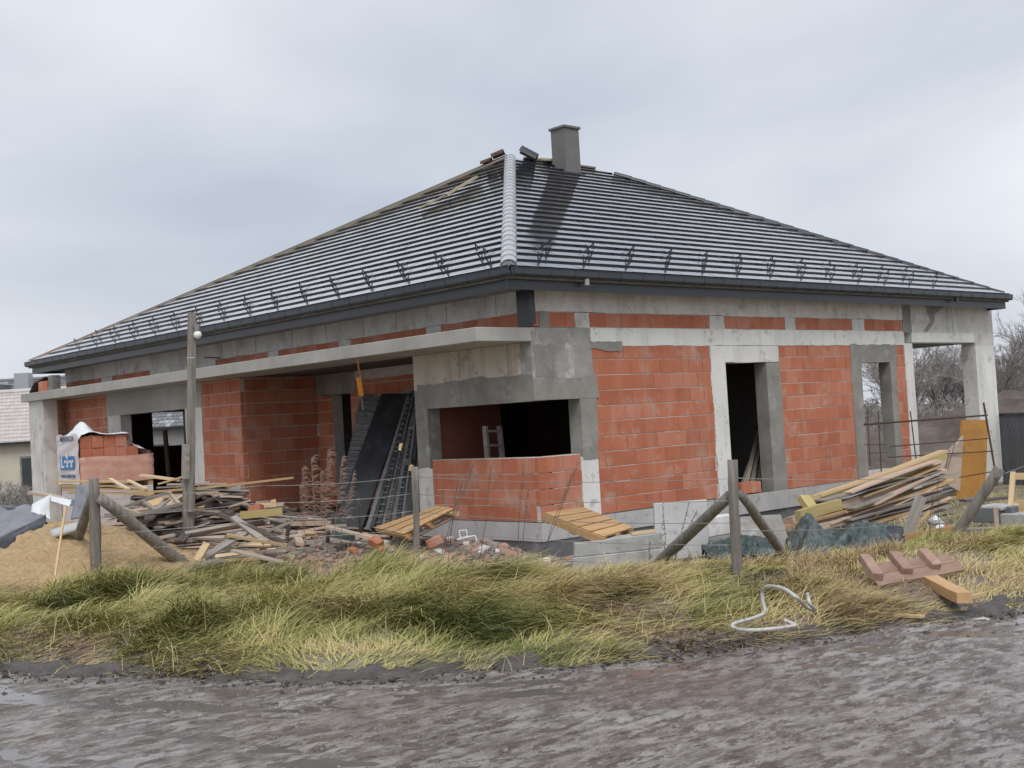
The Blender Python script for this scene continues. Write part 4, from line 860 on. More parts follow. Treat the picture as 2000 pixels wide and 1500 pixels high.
S('board', 'woodN', 310, 945, 21.2, 360, 930, 21.2, .10, .03, 'pale board leaning up against the lamp pole on the wood pile')
S('board', 'woodG', 398, 1090, 18.9, 478, 1040, 19.3, .15, .035, 'broad pale grey board rising to the right beside the lamp pole foot', roll=.4)
S('board', 'woodG', 455, 1010, 19.6, 520, 1060, 19.2, .12, .04, 'grey board crossing the pile downwards to the right', roll=.3)
S('board', 'woodD', 430, 1005, 19.7, 560, 1063, 19.2, .10, .06, 'dark long beam sloping down over the front of the pile')
S('board', 'woodG', 500, 1045, 19.4, 572, 1018, 19.6, .05, .04, 'thin grey stick slanting up at the right end of the pile')
S('board', 'woodN', 445, 1045, 19.2, 563, 1065, 18.9, .09, .04, 'pale plank end low at the front of the pile')
S('board', 'woodG', 455, 1075, 18.8, 560, 1100, 18.6, .20, .03, 'wide grey plank lying flat at the grass edge')
S('board', 'woodY', 470, 1006, 20.3, 552, 998, 20.3, .05, .12, 'yellow lacquered formwork beam lying before the brick projection', roll=0)
S('board', 'woodN', 385, 1095, 18.7, 405, 1060, 18.8, .12, .04, 'short bright board end standing beside the lamp pole foot', roll=.7)
for i, (v0, v1, mk) in enumerate(((940, 941, 'woodN'), (948, 949, 'woodN'), (955, 958, 'woodO'), (963, 966, 'woodN'))):
    S('board', mk, 108+i*9, v0, 21.3, 262+i*12, v1, 21.0, .14, .03, ('topmost', 'second', 'third', 'lowest')[i]+' of the pale boards stacked before the brick pallet', group='boards stacked before the brick pallet')
S('board', 'woodN', 215, 935, 20.8, 250, 955, 20.4, .06, .03, 'short lath tilted on the pale stacked boards'); S('board', 'woodN', 250, 938, 20.8, 285, 955, 20.4, .06, .03, 'lath leaning right of the pale stacked boards')
S('board', 'woodP', 60, 962, 22.0, 130, 976, 21.6, .16, .05, 'pinkish plank end above the white plastic bag')
# wooden frame lying on the pile
fr_ = thing('wooden_frame', 'grey wooden frame with crossbars lying on the scrap pile left of the lamp pole', 'frame', dp(290, 1000, 19.9))
c4 = [dp(235, 992, 20.0), dp(330, 962, 20.2), dp(350, 985, 19.6), dp(275, 1005, 19.4)]
for i, (a, b) in enumerate(((0, 1), (1, 2), (3, 2), (0, 3))):
    o = rod('rail', 'woodG', c4[a], c4[b], .06, .05, None, None, parent=fr_); o.location = Vector(o.location)-fr_.location
o = rod('rail', 'woodG', c4[0].lerp(c4[1], .45), c4[3].lerp(c4[2], .40), .07, .04, None, None, parent=fr_); o.location = Vector(o.location)-fr_.location
# grey sheet, white bag, black foil at the left
def cloth(name, mk, corner, nu, nv, fn, label, cat, kind=None, thick=.012):
    vs = []; fs = []
    for i in range(nu):
        for j in range(nv): vs.append(fn(i/(nu-1), j/(nv-1)))
    for i in range(nu-1):
        for j in range(nv-1): fs.append((i*nv+j, (i+1)*nv+j, (i+1)*nv+j+1, i*nv+j+1))
    o = MB().add(vs, fs, .2).build(name, K[mk], None, smooth=True, label=label, cat=cat, kind=kind, loc=corner)
    md_ = o.modifiers.new('s', 'SOLIDIFY'); md_.thickness = thick; return o
def bil(c, s, t): return (c[0]*(1-s)+c[1]*s)*(1-t)+(c[3]*(1-s)+c[2]*s)*t
def wr(s, t, k, amp): return amp*(math.sin(s*9*k+t*4)*.5+math.sin(t*13*k-s*5)*.35+math.sin((s+t)*17*k)*.25)
cg = [dp(150, 950, 19.6), dp(176, 944, 19.3), dp(172, 1010, 19.0), dp(140, 1015, 19.3)]
cloth('grey_sheet', 'greyfoil', cg[3], 14, 18, lambda s, t: bil(cg, s, t)+fw*wr(s, t, 1, .02), 'grey plastic sheet hanging folded behind the corner post', 'sheet')
cw = [dp(62, 985, 20.6), dp(100, 965, 20.8), dp(98, 1016, 20.2), dp(60, 1005, 20.3)]
cloth('plastic_bag', 'white', cw[3], 16, 16, lambda s, t: bil(cw, s, t)-fw*(.22*math.sin(math.pi*s)*math.sin(math.pi*t))+fw*wr(s, t, 1.4, .03), 'crumpled white plastic bag by the black foil', 'bag', thick=.004)
cw2 = [dp(98, 968, 20.7), dp(140, 976, 20.5), dp(136, 990, 20.3), dp(100, 978, 20.4)]
cloth('plastic_strip', 'white', cw2[3], 14, 6, lambda s, t: bil(cw2, s, t)+fw*wr(s, t, 1.4, .02), 'thin white plastic strip trailing right from the bag', 'plastic strip', thick=.004)
cb = [dp(-40, 1070, 18.6), dp(90, 1008, 19.9), dp(100, 1032, 19.6), dp(-40, 1108, 18.2)]
cloth('black_foil', 'black', cb[3], 20, 12, lambda s, t: bil(cb, s, t)-fw*(.10*math.sin(math.pi*t))+UP*wr(s, t, .8, .015), 'stiff black plastic foil folded over the sand heap', 'foil', thick=.02)
cb2 = [dp(-40, 985, 20.8), dp(60, 990, 20.9), dp(92, 1010, 19.9), dp(-40, 1074, 18.7)]
cloth('grey_foil', 'greyfoil', cb2[3], 18, 14, lambda s, t: bil(cb2, s, t)+UP*wr(s, t, .9, .035), 'grey blue foil lying inside the black folded foil', 'foil', thick=.01)
cb3 = [dp(-40, 982, 21.0), dp(58, 990, 21.0), dp(60, 1012, 20.6), dp(-40, 1006, 20.5)]
cloth('black_foil', 'black', cb3[3], 22, 8, lambda s, t: bil(cb3, s, t)-fw*(.12*math.sin(math.pi*t))+UP*wr(s, t, 1.1, .03), 'rolled back edge of black foil behind the grey foil', 'foil', thick=.02)
tb = thing('black_tub', 'black plastic tub standing behind the foil left of the house pillar', 'tub', pl(62, 985, 2, -.5))
MB().box(-.28, .28, -.2, .2, 0, .5).build('body', K['black'], tb, bevel=.03); MB().box(-.31, .31, -.23, .23, .47, .52).build('rim', K['black'], tb, bevel=.01)
cgs = [dp(98, 1040, 19.3), dp(155, 1022, 19.2), dp(158, 1036, 18.9), dp(104, 1052, 19.0)]
cloth('grey_sheet', 'foundL', cgs[3], 6, 4, lambda s, t: bil(cgs, s, t), 'pale grey board edge at the top of the sand heap', 'board', thick=.05)
S('bamboo_stake', 'woodN', 98, 1190, 16.4, 128, 990, 17.6, .028, .028, 'thin straw yellow stake leaning left of the corner post', 'stake')
S('board', 'woodP', -30, 1182, 16.5, 62, 1190, 16.2, .14, .05, 'pinkish board lying at the foot of the sand heap by the road')

# ---- formwork panels leaning in the recess
G1 = 'formwork panels leaning before the recessed door'
quadboard('leaning_shutter', 'panelB', pl(745, 769, 0, 1.30), pl(797, 768, 0, 1.30), pl(706, 1032, 0, -.55), pl(652, 1022, 0, -.55), .03, 'broad black film faced panel leaning in front of the others', 'formwork panel', G1)
quadboard('leaning_shutter', 'panelG', pl(706, 768, 0, 1.42), pl(746, 775, 0, 1.42), pl(715, 985, 0, .2), pl(660, 985, 0, .2), .05, 'grey ribbed panel leaning behind the black panel on its left', 'formwork panel', G1, ribs=34, rk='panelG')
quadboard('leaning_shutter', 'panelG', pl(798, 772, 0, 1.40), pl(815, 772, 0, 1.40), pl(765, 1012, 0, -.1), pl(735, 1020, 0, -.1), .05, 'dark ribbed panel leaning right of the black panel', 'formwork panel', G1, ribs=36, rk='panelB')
ORD = ('first', 'second', 'third', 'fourth', 'fifth', 'sixth', 'seventh', 'eighth', 'ninth', 'rightmost')
for i in range(10):
    ut, vt, ub_, vb = 799+2.7*i+random.uniform(-1.5, 1.5), 771-1.4*i+random.uniform(-6, 4), 716+10*i+random.uniform(-3, 3), 1034-3.0*i; xt, xb = 1.26+.018*i, -.55+.045*i; mk = ('panelG', 'panelB', 'panelB', 'panelG', 'woodD', 'panelG', 'panelB', 'panelG', 'panelB', 'woodD')[i]
    t = pl(ut, vt, 0, xt); b = pl(ub_, vb, 0, xb); quadboard('leaning_shutter', mk, t+Vector((0, .05, 0)), t-Vector((0, .04, 0)), b-Vector((0, .05, 0)), b+Vector((0, .06, 0)), .20, ORD[i]+' narrow dark panel edge right of the broad black panel', 'formwork panel', G1, ribs=24 if i in (2, 4, 6) else 0, rk='panelG')
for (u, v, x) in ((806, 850, .95), (800, 912, .5)):
    c = pl(u, v, 0, x-.08); MB().box(-.03, .0, -.09, .09, -.16, .16).build('clamp_plate', K['panelG'], None, label='grey steel clamp plate fixed on the formwork panels, '+('upper one' if v < 900 else 'lower one'), cat='clamp plate', bevel=.008).location = c
S('wedge_block', 'woodN', 784, 866, 20.3, 781, 880, 20.3, .06, .05, 'small pale wood wedge stuck between the formwork panels', 'wedge'); S('wedge_block', 'woodN', 804, 908, 19.7, 801, 918, 19.7, .05, .05, 'small pale wood wedge at the right formwork panel', 'wedge')
# orange strap hanging from the canopy
st = thing('hanging_strap', 'orange strap hanging down from the canopy edge', 'strap', pl(700, 704, 0, -1.05))
pt = [pl(699, 702, 0, -1.07), pl(701, 722, 0, -1.0), pl(705, 735, 0, -.9), pl(703, 740, 0, -.9)]
MB().tube(pt, .012, 6).build('cord', K['orange'], st).location = -st.location
MB().bar(pl(701, 738, 0, -.9), pl(706, 772, 0, -.8), .085, .05).build('handle', K['orange'], st).location = -st.location
MB().tube([pl(706, 772, 0, -.8), pl(709, 800, 0, -.7)], .010, 6).build('cord', K['wire'], st).location = -st.location

# ---- pallets
def pallet(label, c, nb, mk, group='wooden pallets against the plinth'):
    rt = thing('pallet', label, 'pallet', c[3], group); P = [Vector(p)-Vector(c[3]) for p in c]; n_ = (P[1]-P[0]).cross(P[3]-P[0]).normalized()
    if n_.z < 0: n_ = -n_
    for i in range(nb):
        t0_, t1_ = (i+.07)/nb, (i+.93)/nb; q = [P[3].lerp(P[0], t0_), P[2].lerp(P[1], t0_), P[2].lerp(P[1], t1_), P[3].lerp(P[0], t1_)]
        MB().hexa([p-n_*.025 for p in q]+q).build('slat', K[mk], rt)
    for k in (.04, .5, .96):
        a, b = P[0].lerp(P[1], k), P[3].lerp(P[2], k); MB().bar(a-n_*.075, b-n_*.075, .09, .095, side=n_).build('bearer', K[mk], rt)
    for k in (.05, .5, .95):
        a, b = P[3].lerp(P[0], k), P[2].lerp(P[1], k); MB().bar(a-n_*.135, b-n_*.135, .10, .022, side=n_).build('bottom_slat', K['woodP'], rt)
pallet('pale orange pallet lying slanted left of the fence post before the formwork', [dp(728, 1030, 19.6), dp(852, 988, 18.6), dp(886, 994, 18.2), dp(790, 1043, 18.7)], 3, 'woodO')
pallet('brown slatted pallet lying slanted at the house corner', [dp(1062, 1000, 17.3), dp(1140, 990, 17.9), dp(1237, 1030, 17.2), dp(1180, 1048, 16.7)], 5, 'woodO')
# ---- blocks and slabs on the right
bx = thing('concrete_block_pair', 'two long white aerated concrete beams stacked in front of the corner plinth', 'concrete beam', dp(1120, 1112, 16.9))
def hexpx(pts, depth_back):            # front face px corners (BL, BR, TR, TL) with depths, extruded away from the viewer
    f = [dp(*p) for p in pts]; bk = Vector((fw.x, fw.y, 0)).normalized()*depth_back
    return [f[0], f[1], f[1]+bk, f[0]+bk, f[3], f[2], f[2]+bk, f[3]+bk]
MB().hexa(hexpx([(1118, 1118, 16.8), (1288, 1108, 16.4), (1290, 1072, 16.4), (1119, 1090, 16.8)], .35)).build('beam', K['concM'], bx, bevel=.01).location = -bx.location
MB().hexa(hexpx([(1121, 1089, 16.82), (1292, 1071, 16.42), (1293, 1040, 16.42), (1122, 1062, 16.82)], .35)).build('beam', K['concM'], bx, bevel=.01).location = -bx.location
MB().hexa(hexpx([(1282, 1108, 17.2), (1386, 1100, 17.5), (1381, 976, 17.7), (1277, 984, 17.4)], .12)).build('concrete_slab', K['foundL'], None, label='large grey concrete slab standing upright against the brick wall', cat='slab', loc=dp(1280, 1100, 17.3), bevel=.008)
MB().hexa(hexpx([(1384, 1050, 17.9), (1428, 1042, 18.0), (1427, 1005, 18.0), (1381, 1012, 17.9)], .25)).build('concrete_block', K['concL'], None, label='pale block beside the upright slab, left of the braced post', cat='block', loc=dp(1384, 1050, 17.9), bevel=.01)
MB().hexa(hexpx([(1388, 1082, 17.3), (1432, 1078, 17.4), (1430, 1047, 17.6), (1386, 1054, 17.5)], .25)).build('insulation_block', K['panelG'], None, label='dark grey block under the pale block beside the upright slab', cat='block', loc=dp(1388, 1082, 17.3), bevel=.01)
MB().hexa(hexpx([(1448, 1080, 17.0), (1545, 1068, 17.4), (1525, 1005, 18.0), (1446, 1010, 17.9)], .06)).build('grey_board', K['plaster'], None, label='grey board leaning on the plinth behind the right brace', cat='board', loc=dp(1448, 1080, 17.0))
# chair-like wire piece on the rubble
wf = thing('wire_spacer', 'small white wire frame lying on the rubble by the plinth', 'wire frame', dp(905, 1045, 17.2)); q = [dp(897, 1037, 17.3), dp(911, 1035, 17.3), dp(913, 1048, 17.1), dp(899, 1050, 17.1)]; q2 = [dp(893, 1054, 16.9), dp(928, 1046, 17.0), dp(931, 1056, 16.8)]
mb_ = MB()
for i in range(4): mb_.tube([q[i], q[(i+1) % 4]], .008, 5)
for i in range(2): mb_.tube([q2[i], q2[i+1]], .008, 5)
mb_.tube([q[3], q2[0]], .008, 5); mb_.tube([q[2], q2[1]], .008, 5); mb_.build('wires', K['white'], wf).location = -wf.location
# ---- rubble: a bank plus chunks
n_ = 90; c0 = Vector((-1.05, 1.6, 0)); V_ = []
for i in range(n_):
    for j in range(n_):
        a = -3.4+6.8*i/(n_-1); b = -1.3+2.6*j/(n_-1); x = c0.x+a*.5+b*.86; y = c0.y-a*.86+b*.5
        h = .42*math.exp(-(b/.75)**2)*math.exp(-((a+.5)/2.2)**4); V_.append((x, y, g1(x, y)-.05+h+.10*(float(fbm(a*2.2+9, b*2.2, 71))-.47)))
me = npmesh('rubble_bank', np.array(V_), grid(n_, n_), smooth=True); link('rubble_bank', me, K['rubble'], kind='stuff', label='bank of mixed rubble along the plinth', cat='rubble')
rms = [rockmesh(1, s) for s in range(6)]; rk = random.Random(9); mbR, mbW = MB(), MB()
for i in range(1500):
    a = rk.uniform(-3.2, 3.2); b = rk.gauss(-.15, .55); x = c0.x+a*.5+b*.86; y = c0.y-a*.86+b*.5
    if in_house(np.array([x]), np.array([y]))[0]: continue
    h = .42*math.exp(-(b/.75)**2)*math.exp(-((a+.5)/2.2)**4); s_ = rk.uniform(.03, .13) if rk.random() < .85 else rk.uniform(.13, .24)
    me_ = rk.choice(rms); cz, sz = math.cos(rk.uniform(0, 6)), 0; an = rk.uniform(0, 6.28); ca, sa = math.cos(an), math.sin(an); zz = g1(x, y)-.03+h
    vs = [(x+s_*(v.co.x*ca-v.co.y*sa), y+s_*(v.co.x*sa+v.co.y*ca), zz+s_*v.co.z) for v in me_.vertices]
    (mbW if (rk.random() < .10) else mbR).add(vs, [tuple(p.vertices) for p in me_.polygons])
mbR.build('rubble', K['rubble'], kind='stuff', label='loose brick and mortar rubble along the plinth', cat='rubble'); mbW.build('pale_rubble', K['rubbleW'], kind='stuff', label='pale broken concrete lumps among the rubble', cat='rubble')
for i, (u, v, d, s_) in enumerate(((735, 1060, 18.8, .22), (690, 1075, 18.6, .15), (850, 1058, 18.0, .22), (500, 995, 20.6, .24), (745, 1075, 18.2, .14))):
    o = MB().box(-.5*s_, .5*s_, -.32*s_, .32*s_, -.3*s_, .3*s_).build('broken_brick', K['brick'], None, bevel=.012, label=('broken red brick on the rubble below the black panel', 'small red brick piece at the left end of the rubble', 'red brick lump on the rubble right of the fence post', 'red brick block lying by the brick projection', 'red brick shard low on the rubble near the grass')[i], cat='brick'); o.location = dp(u, v, d); o.rotation_euler = (rk.uniform(-.5, .5), rk.uniform(-.5, .5), rk.uniform(0, 3))
S('drain_pipe', 'tarp', 650, 1042, 19.2, 692, 1051, 19.0, .09, .09, 'short grey green pipe lying on the rubble', 'pipe'); S('board', 'woodP', 640, 1030, 19.4, 740, 1055, 18.8, .10, .05, 'pinkish plank lying along the foot of the black panel')
# ---- right hand lumber stack
YS = -2.0
def ST(u0, v0, u1, v1, w, h, mk, lb, y0=YS, y1=YS, cat='plank', roll=0): return rod('plank', mk, pl(u0, v0, 1, y0), pl(u1, v1, 1, y1), w, h, lb, cat, 'planks stacked aslant at the right of the house', roll)
stack = [(1590, 978, 1840, 893, .10, .16, 'woodY', 'topmost yellow beam of the slanted lumber stack'), (1600, 967, 1858, 880, .20, .04, 'woodN', 'pale plank lying highest at the back of the lumber stack'),
 (1580, 1000, 1838, 908, .18, .035, 'woodP', 'first pinkish plank under the yellow beam'), (1545, 1020, 1845, 925, .20, .12, 'woodP', 'thick pinkish plank in the middle of the lumber stack'),
 (1540, 1032, 1850, 940, .22, .035, 'woodO', 'orange edged plank in the middle of the lumber stack'), (1560, 1040, 1852, 952, .22, .10, 'woodP', 'broad pale pink plank low in the lumber stack'),
 (1600, 1045, 1850, 968, .2, .05, 'woodN', 'pale plank below the broad pink one'), (1620, 1050, 1848, 982, .2, .08, 'woodP', 'pinkish plank third from the bottom of the stack'),
 (1650, 1052, 1850, 998, .2, .05, 'woodG', 'grey plank second from the bottom of the stack'), (1680, 1058, 1845, 1012, .2, .05, 'woodP', 'lowest pinkish plank of the lumber stack')]
for i, s_ in enumerate(stack):
    s_ = list(s_); s_[1] += rk.uniform(-7, 7); s_[3] += rk.uniform(-6, 6); s_[0] += rk.uniform(-18, 25); s_[2] += rk.uniform(-22, 14); ST(*s_, y0=-2.0-.03*i+rk.uniform(-.12, .05), y1=-2.0-.03*i+rk.uniform(-.05, .12), roll=rk.uniform(-.2, .2))
for i in range(16):
    v = 905+i*7.5; rod('plank', rk.choice(['woodP', 'woodN', 'woodG']), pl(1640+rk.uniform(-40, 60), v+58, 1, -2.22+rk.uniform(-.1, .1)), pl(1850+rk.uniform(-24, 14), v-6+rk.uniform(-6, 6), 1, -2.2), .2, rk.choice([.025, .035]), ORD[i % 10]+(' thin sawn plank from the top of the slanted lumber stack' if i < 10 else ' thin sawn plank from the middle of the slanted lumber stack'), 'plank', 'thin planks of the lumber stack')
S('wood_block', 'woodY', 1568, 970, 19.0, 1590, 1000, 18.8, .20, .10, 'yellow square beam end standing out at the left of the lumber stack', 'beam end')
S('wood_block', 'woodY', 1560, 1008, 18.4, 1640, 985, 18.9, .10, .16, 'short yellow beam lying under the top of the stack', 'beam')
S('board', 'woodG', 1770, 1050, 16.9, 1800, 968, 17.3, .18, .03, 'brown board standing upright against the lumber stack', 'board', roll=1.2)
S('board', 'woodN', 1765, 1050, 17.0, 1818, 998, 17.2, .10, .03, 'pale split board leaning beside the upright brown board', 'board')
S('board', 'woodO', 1762, 1052, 16.8, 1862, 1035, 16.9, .06, .12, 'orange board lying on edge before the lumber stack', 'board')
S('board', 'woodP', 1605, 1060, 17.0, 1665, 1046, 17.2, .12, .03, 'pinkish board lying behind the tarpaulin', 'board')
S('board', 'woodD', 1300, 1100, 16.2, 1345, 1092, 16.4, .12, .03, 'brown board lying in the grass under the left brace', 'board')
# orange board and rusty frame
quadboard('formwork_board', 'orangeP', pl(1882, 820, 1, -.8), pl(1930, 820, 1, -.8), pl(1924, 976, 1, -.95), pl(1868, 976, 1, -.95), .06, 'orange brown formwork board standing upright before the end pillar', 'board')
quadboard('board', 'woodG', pl(1852, 880, 1, -1.0), pl(1882, 850, 1, -1.0), pl(1875, 960, 1, -1.15), pl(1828, 935, 1, -1.15), .03, 'brown grey board leaning left of the orange board', 'board')
rf = thing('rebar_cage', 'rusty steel rod frame leaning across the porch opening', 'steel frame', pl(1940, 960, 1, -1.2)); mb_ = []
for (a, b, r_) in (((1688, 829), (1928, 811), .022), ((1740, 872), (1934, 856), .012), ((1735, 893), (1940, 881), .014), ((1870, 933), (1945, 920), .012), ((1921, 786), (1948, 945), .024), ((1694, 800), (1700, 910), .014), ((1715, 804), (1722, 930), .014), ((1778, 803), (1790, 905), .014), ((1855, 880), (1842, 935), .010), ((1868, 857), (1845, 935), .008), ((1688, 868), (1730, 868), .008), ((1695, 885), (1735, 884), .008)):
    MB().tube([pl(a[0], a[1], 1, -1.1), pl(b[0], b[1], 1, -1.25 if b[1] > 900 else -1.1)], r_, 6).build('rod', K['rust'], rf).location = -rf.location
# white foam pile under the frame
for i, (u, v, d, s_) in enumerate(((1828, 1018, 17.2, .22), (1838, 1030, 17.0, .15), (1845, 1028, 17.0, .10))):
    me_ = rockmesh(1, 40+i); me_.materials.append(K['white'] if i < 2 else K['brick']); o = bpy.data.objects.new('foam_scrap', me_); COL.objects.link(o); o.scale = (s_*1.4, s_, s_); o.location = dp(u, v, d)
    tag(o, ('crumpled white foam sheet in front of the lumber stack', 'smaller white foam lump in front of the lumber stack', 'orange brick bit beside the white foam')[i], 'scrap')
S('stake', 'woodN', 1970, 1040, 17.6, 1979, 922, 18.0, .07, .05, 'tall pale stake at the right edge beside the corrugated fence', 'stake'); S('stake', 'woodP', 1951, 1075, 16.8, 1944, 994, 16.9, .06, .05, 'short pale stake right of the leaning post', 'stake')
S('board', 'woodN', 1972, 990, 18.0, 2040, 984, 18.0, .03, .16, 'pale board nailed to the tall stake', 'board'); S('board', 'woodN', 1975, 930, 18.2, 2040, 930, 18.2, .03, .10, 'upper pale board nailed to the tall stake', 'board')
S('board', 'woodG', 1865, 1036, 17.2, 1950, 1032, 17.2, .25, .04, 'grey plank lying on the ground behind the leaning post', 'board'); S('board', 'woodD', 1880, 978, 18.6, 1965, 972, 18.8, .2, .04, 'dark wet plank under the orange board', 'board')
for i, (u, v, d, w_, h_, mk, lb) in enumerate(((1948, 990, 17.9, .55, .06, 'concM', 'white slab lying on dark crates right of the leaning post'), (1930, 1005, 17.8, .22, .22, 'found', 'dark crate under the white slab, left one'), (1958, 1003, 17.8, .22, .22, 'found', 'dark crate under the white slab, right one'), (1990, 1015, 17.6, .35, .20, 'concM', 'white block at the right picture edge behind the stakes'))):
    MB().box(-w_/2, w_/2, -.2, .2, -h_/2, h_/2).build('slab' if i == 0 else 'crate' if i < 3 else 'block', K[mk], None, bevel=.015, label=lb, cat='slab' if i == 0 else 'crate' if i < 3 else 'block').location = dp(u, v, d); bpy.context.view_layer.objects
# ---- tarpaulin
def tarp(c, amp, nu, nv, lb, hump):
    cloth('tarpaulin', 'tarp', c[3], nu, nv, lambda s, t: bil(c, s, t)+Vector((0, 0, 1))*(hump(s, t)+amp*(1.1-4.5*abs(float(fbm(s*8+t*3+c[0].x, t*8-s*4, 33, 4))-.47)))+fw*wr(s, t, 1.2, .03), lb, 'tarpaulin', thick=.006)
tarp([pl(1535, 1056, 2, -.40), pl(1765, 1040, 2, -.36), pl(1762, 1078, 2, -.42), pl(1545, 1100, 2, -.42)], .09, 80, 50, 'crumpled green blue tarpaulin in front of the lumber stack', lambda s, t: .42*math.exp(-((s-.18)/.13)**2-((t-.45)/.35)**2)+.24*math.exp(-((s-.68)/.28)**2-((t-.4)/.35)**2)-.10*t)
tarp([pl(1370, 1078, 2, -.42), pl(1520, 1066, 2, -.42), pl(1530, 1098, 2, -.47), pl(1385, 1102, 2, -.47)], .11, 60, 36, 'flat piece of green blue tarpaulin between the braces', lambda s, t: .16*math.sin(math.pi*s)*math.sin(math.pi*t))
cbt = [dp(1655, 1050, 16.9), dp(1762, 1030, 17.0), dp(1758, 1078, 16.5), dp(1660, 1095, 16.4)]
cloth('black_foil', 'black', cbt[3], 20, 12, lambda s, t: bil(cbt, s, t)-fw*(.18*math.sin(math.pi*t))+UP*wr(s, t, 1.1, .05), 'black foil bulging out under the tarpaulin', 'foil', thick=.01)
# ---- shuttering board with cleats, plank, chip, hose
sb = thing('shutter_board', 'pinkish shuttering board with three upright cleats lying on the grass', 'board', pl(1715, 1140, 2, -.38))
q = [pl(1688, 1102, 2, -.12), pl(1852, 1082, 2, -.12), pl(1884, 1113, 2, -.28), pl(1716, 1144, 2, -.28)]; nn = (q[1]-q[0]).cross(q[3]-q[0]).normalized(); nn = nn if nn.z > 0 else -nn
for k in (0, 1):
    a, b, c, d = q[0].lerp(q[3], k*.5+.01), q[1].lerp(q[2], k*.5+.01), q[1].lerp(q[2], k*.5+.49), q[0].lerp(q[3], k*.5+.49)
    MB().hexa([p-nn*.025-sb.location for p in (d, c, b, a)]+[p-sb.location for p in (d, c, b, a)]).build('plank', K['woodR'], sb)
for k in (.02, .36, .70):
    a, b = q[0].lerp(q[1], k), q[3].lerp(q[2], k); a2 = a-(b-a)*.15; MB().bar(a2+nn*.04-sb.location, b+nn*.04-(b-a)*.22-sb.location, .12, .085, side=nn).build('cleat', K['woodR'], sb, bevel=.008)
rod('board', 'woodO', pl(1818, 1134, 2, -.30), pl(1884, 1168, 2, -.32), .15, .10, 'orange beam end lying under the shuttering board', 'beam'); rod('board', 'woodN', pl(1884, 1168, 2, -.33), pl(1922, 1160, 2, -.33), .06, .03, 'thin splinter at the end of the orange beam', 'splinter')
S('wood_chip', 'woodN', 1748, 1201, 11.5, 1800, 1204, 11.35, .07, .025, 'pale wood chip lying in the grass near the road', 'wood chip')
S('board', 'woodN', 1235, 1042, 16.6, 1282, 1036, 16.5, .05, .04, 'short bright board end on the white concrete beams', 'board')
hz = [(1577, 1160, .30), (1582, 1180, .22), (1592, 1190, .08), (1575, 1186, .12), (1557, 1168, .34), (1530, 1150, .40), (1502, 1145, .36), (1490, 1152, .26), (1490, 1175, .14), (1494, 1195, .08), (1475, 1206, .06), (1440, 1216, .05), (1430, 1222, .05), (1440, 1229, .05), (1470, 1231, .05), (1510, 1228, .05), (1552, 1222, .05), (1542, 1216, .07), (1533, 1212, .10)]
hp_ = [pl(u, v, 2, GZ+z*.8+.13) for u, v, z in hz]; hc = catmull([tuple(p) for p in hp_], 6)
MB().tube([Vector(p) for p in hc], .017, 8).build('hose', K['cable'], None, smooth=True, label='loop of pale grey plastic hose lying in the grass', cat='hose', loc=hp_[12])
MB().hexa(hexpx([(1893, 1224, 11.2), (1930, 1216, 11.2), (1932, 1209, 11.3), (1905, 1214, 11.3)], .15)).build('pale_stone', K['rubbleW'], None, label='pale stone lying in the mud at the road edge', cat='stone', loc=dp(1900, 1222, 11.2))

# ---- things inside and on the house
ld = thing('ladder', 'grey ladder standing inside behind the corner window', 'ladder', pl(975, 900, 1, 2.0)+Vector((0, 0, -1)))
def LD(u, v): return pl(u, v, 1, 2.0)
for u0, u1 in ((947, 955), (975, 986)): MB().bar(LD(u0, 832), LD(u1, 900)+Vector((0, 0, -.9)), .09, .05).build('rail', K['woodG'], ld).location = -ld.location
for v in (842, 870, 897, 925): k = (v-832)/68; MB().bar(LD(947+8*k, v), LD(975+11*k, v), .06, .04).build('rung', K['woodG'], ld).location = -ld.location
for i, (u0, v0, u1, v1) in enumerate(((1482, 840, 1452, 965), (1486, 850, 1466, 965), (1478, 870, 1446, 960), (1488, 870, 1478, 968))):
    rod('board', 'woodG', pl(u0, v0, 1, .9), pl(u1, v1, 1, .45), .11, .03, ('longest', 'second', 'short left', 'short right')[i]+' grey board leaning inside the dark doorway', 'board', 'boards leaning in the doorway', roll=.6)
rod('brick_ledge', 'brick', pl(1440, 955, 1, .12), pl(1478, 950, 1, .12), .2, .2, 'brick piece lying on the doorway sill', 'brick')
prop = MB().tube([pl(322, 840, 0, .6), pl(333, 960, 0, .6)], .06, 8).build('steel_prop', K['rust'], None, label='dark prop standing inside the left opening', cat='prop', loc=pl(333, 960, 0, .6))
# sticks on the roof
nL = Vector((-.5685, 0, 1)).normalized()
rod('lath', 'batten', Vector((3.15, 6.55, 6.12))+nL*.09, Vector((3.75, 6.05, 6.46))+nL*.09, .05, .04, 'thin lath lying on the left roof slope, lower one', 'lath'); rod('lath', 'batten', Vector((3.55, 6.10, 6.34))+nL*.10, Vector((4.30, 5.95, 6.77))+nL*.10, .14, .05, 'pale timber offcut lying on the left roof slope', 'lath')
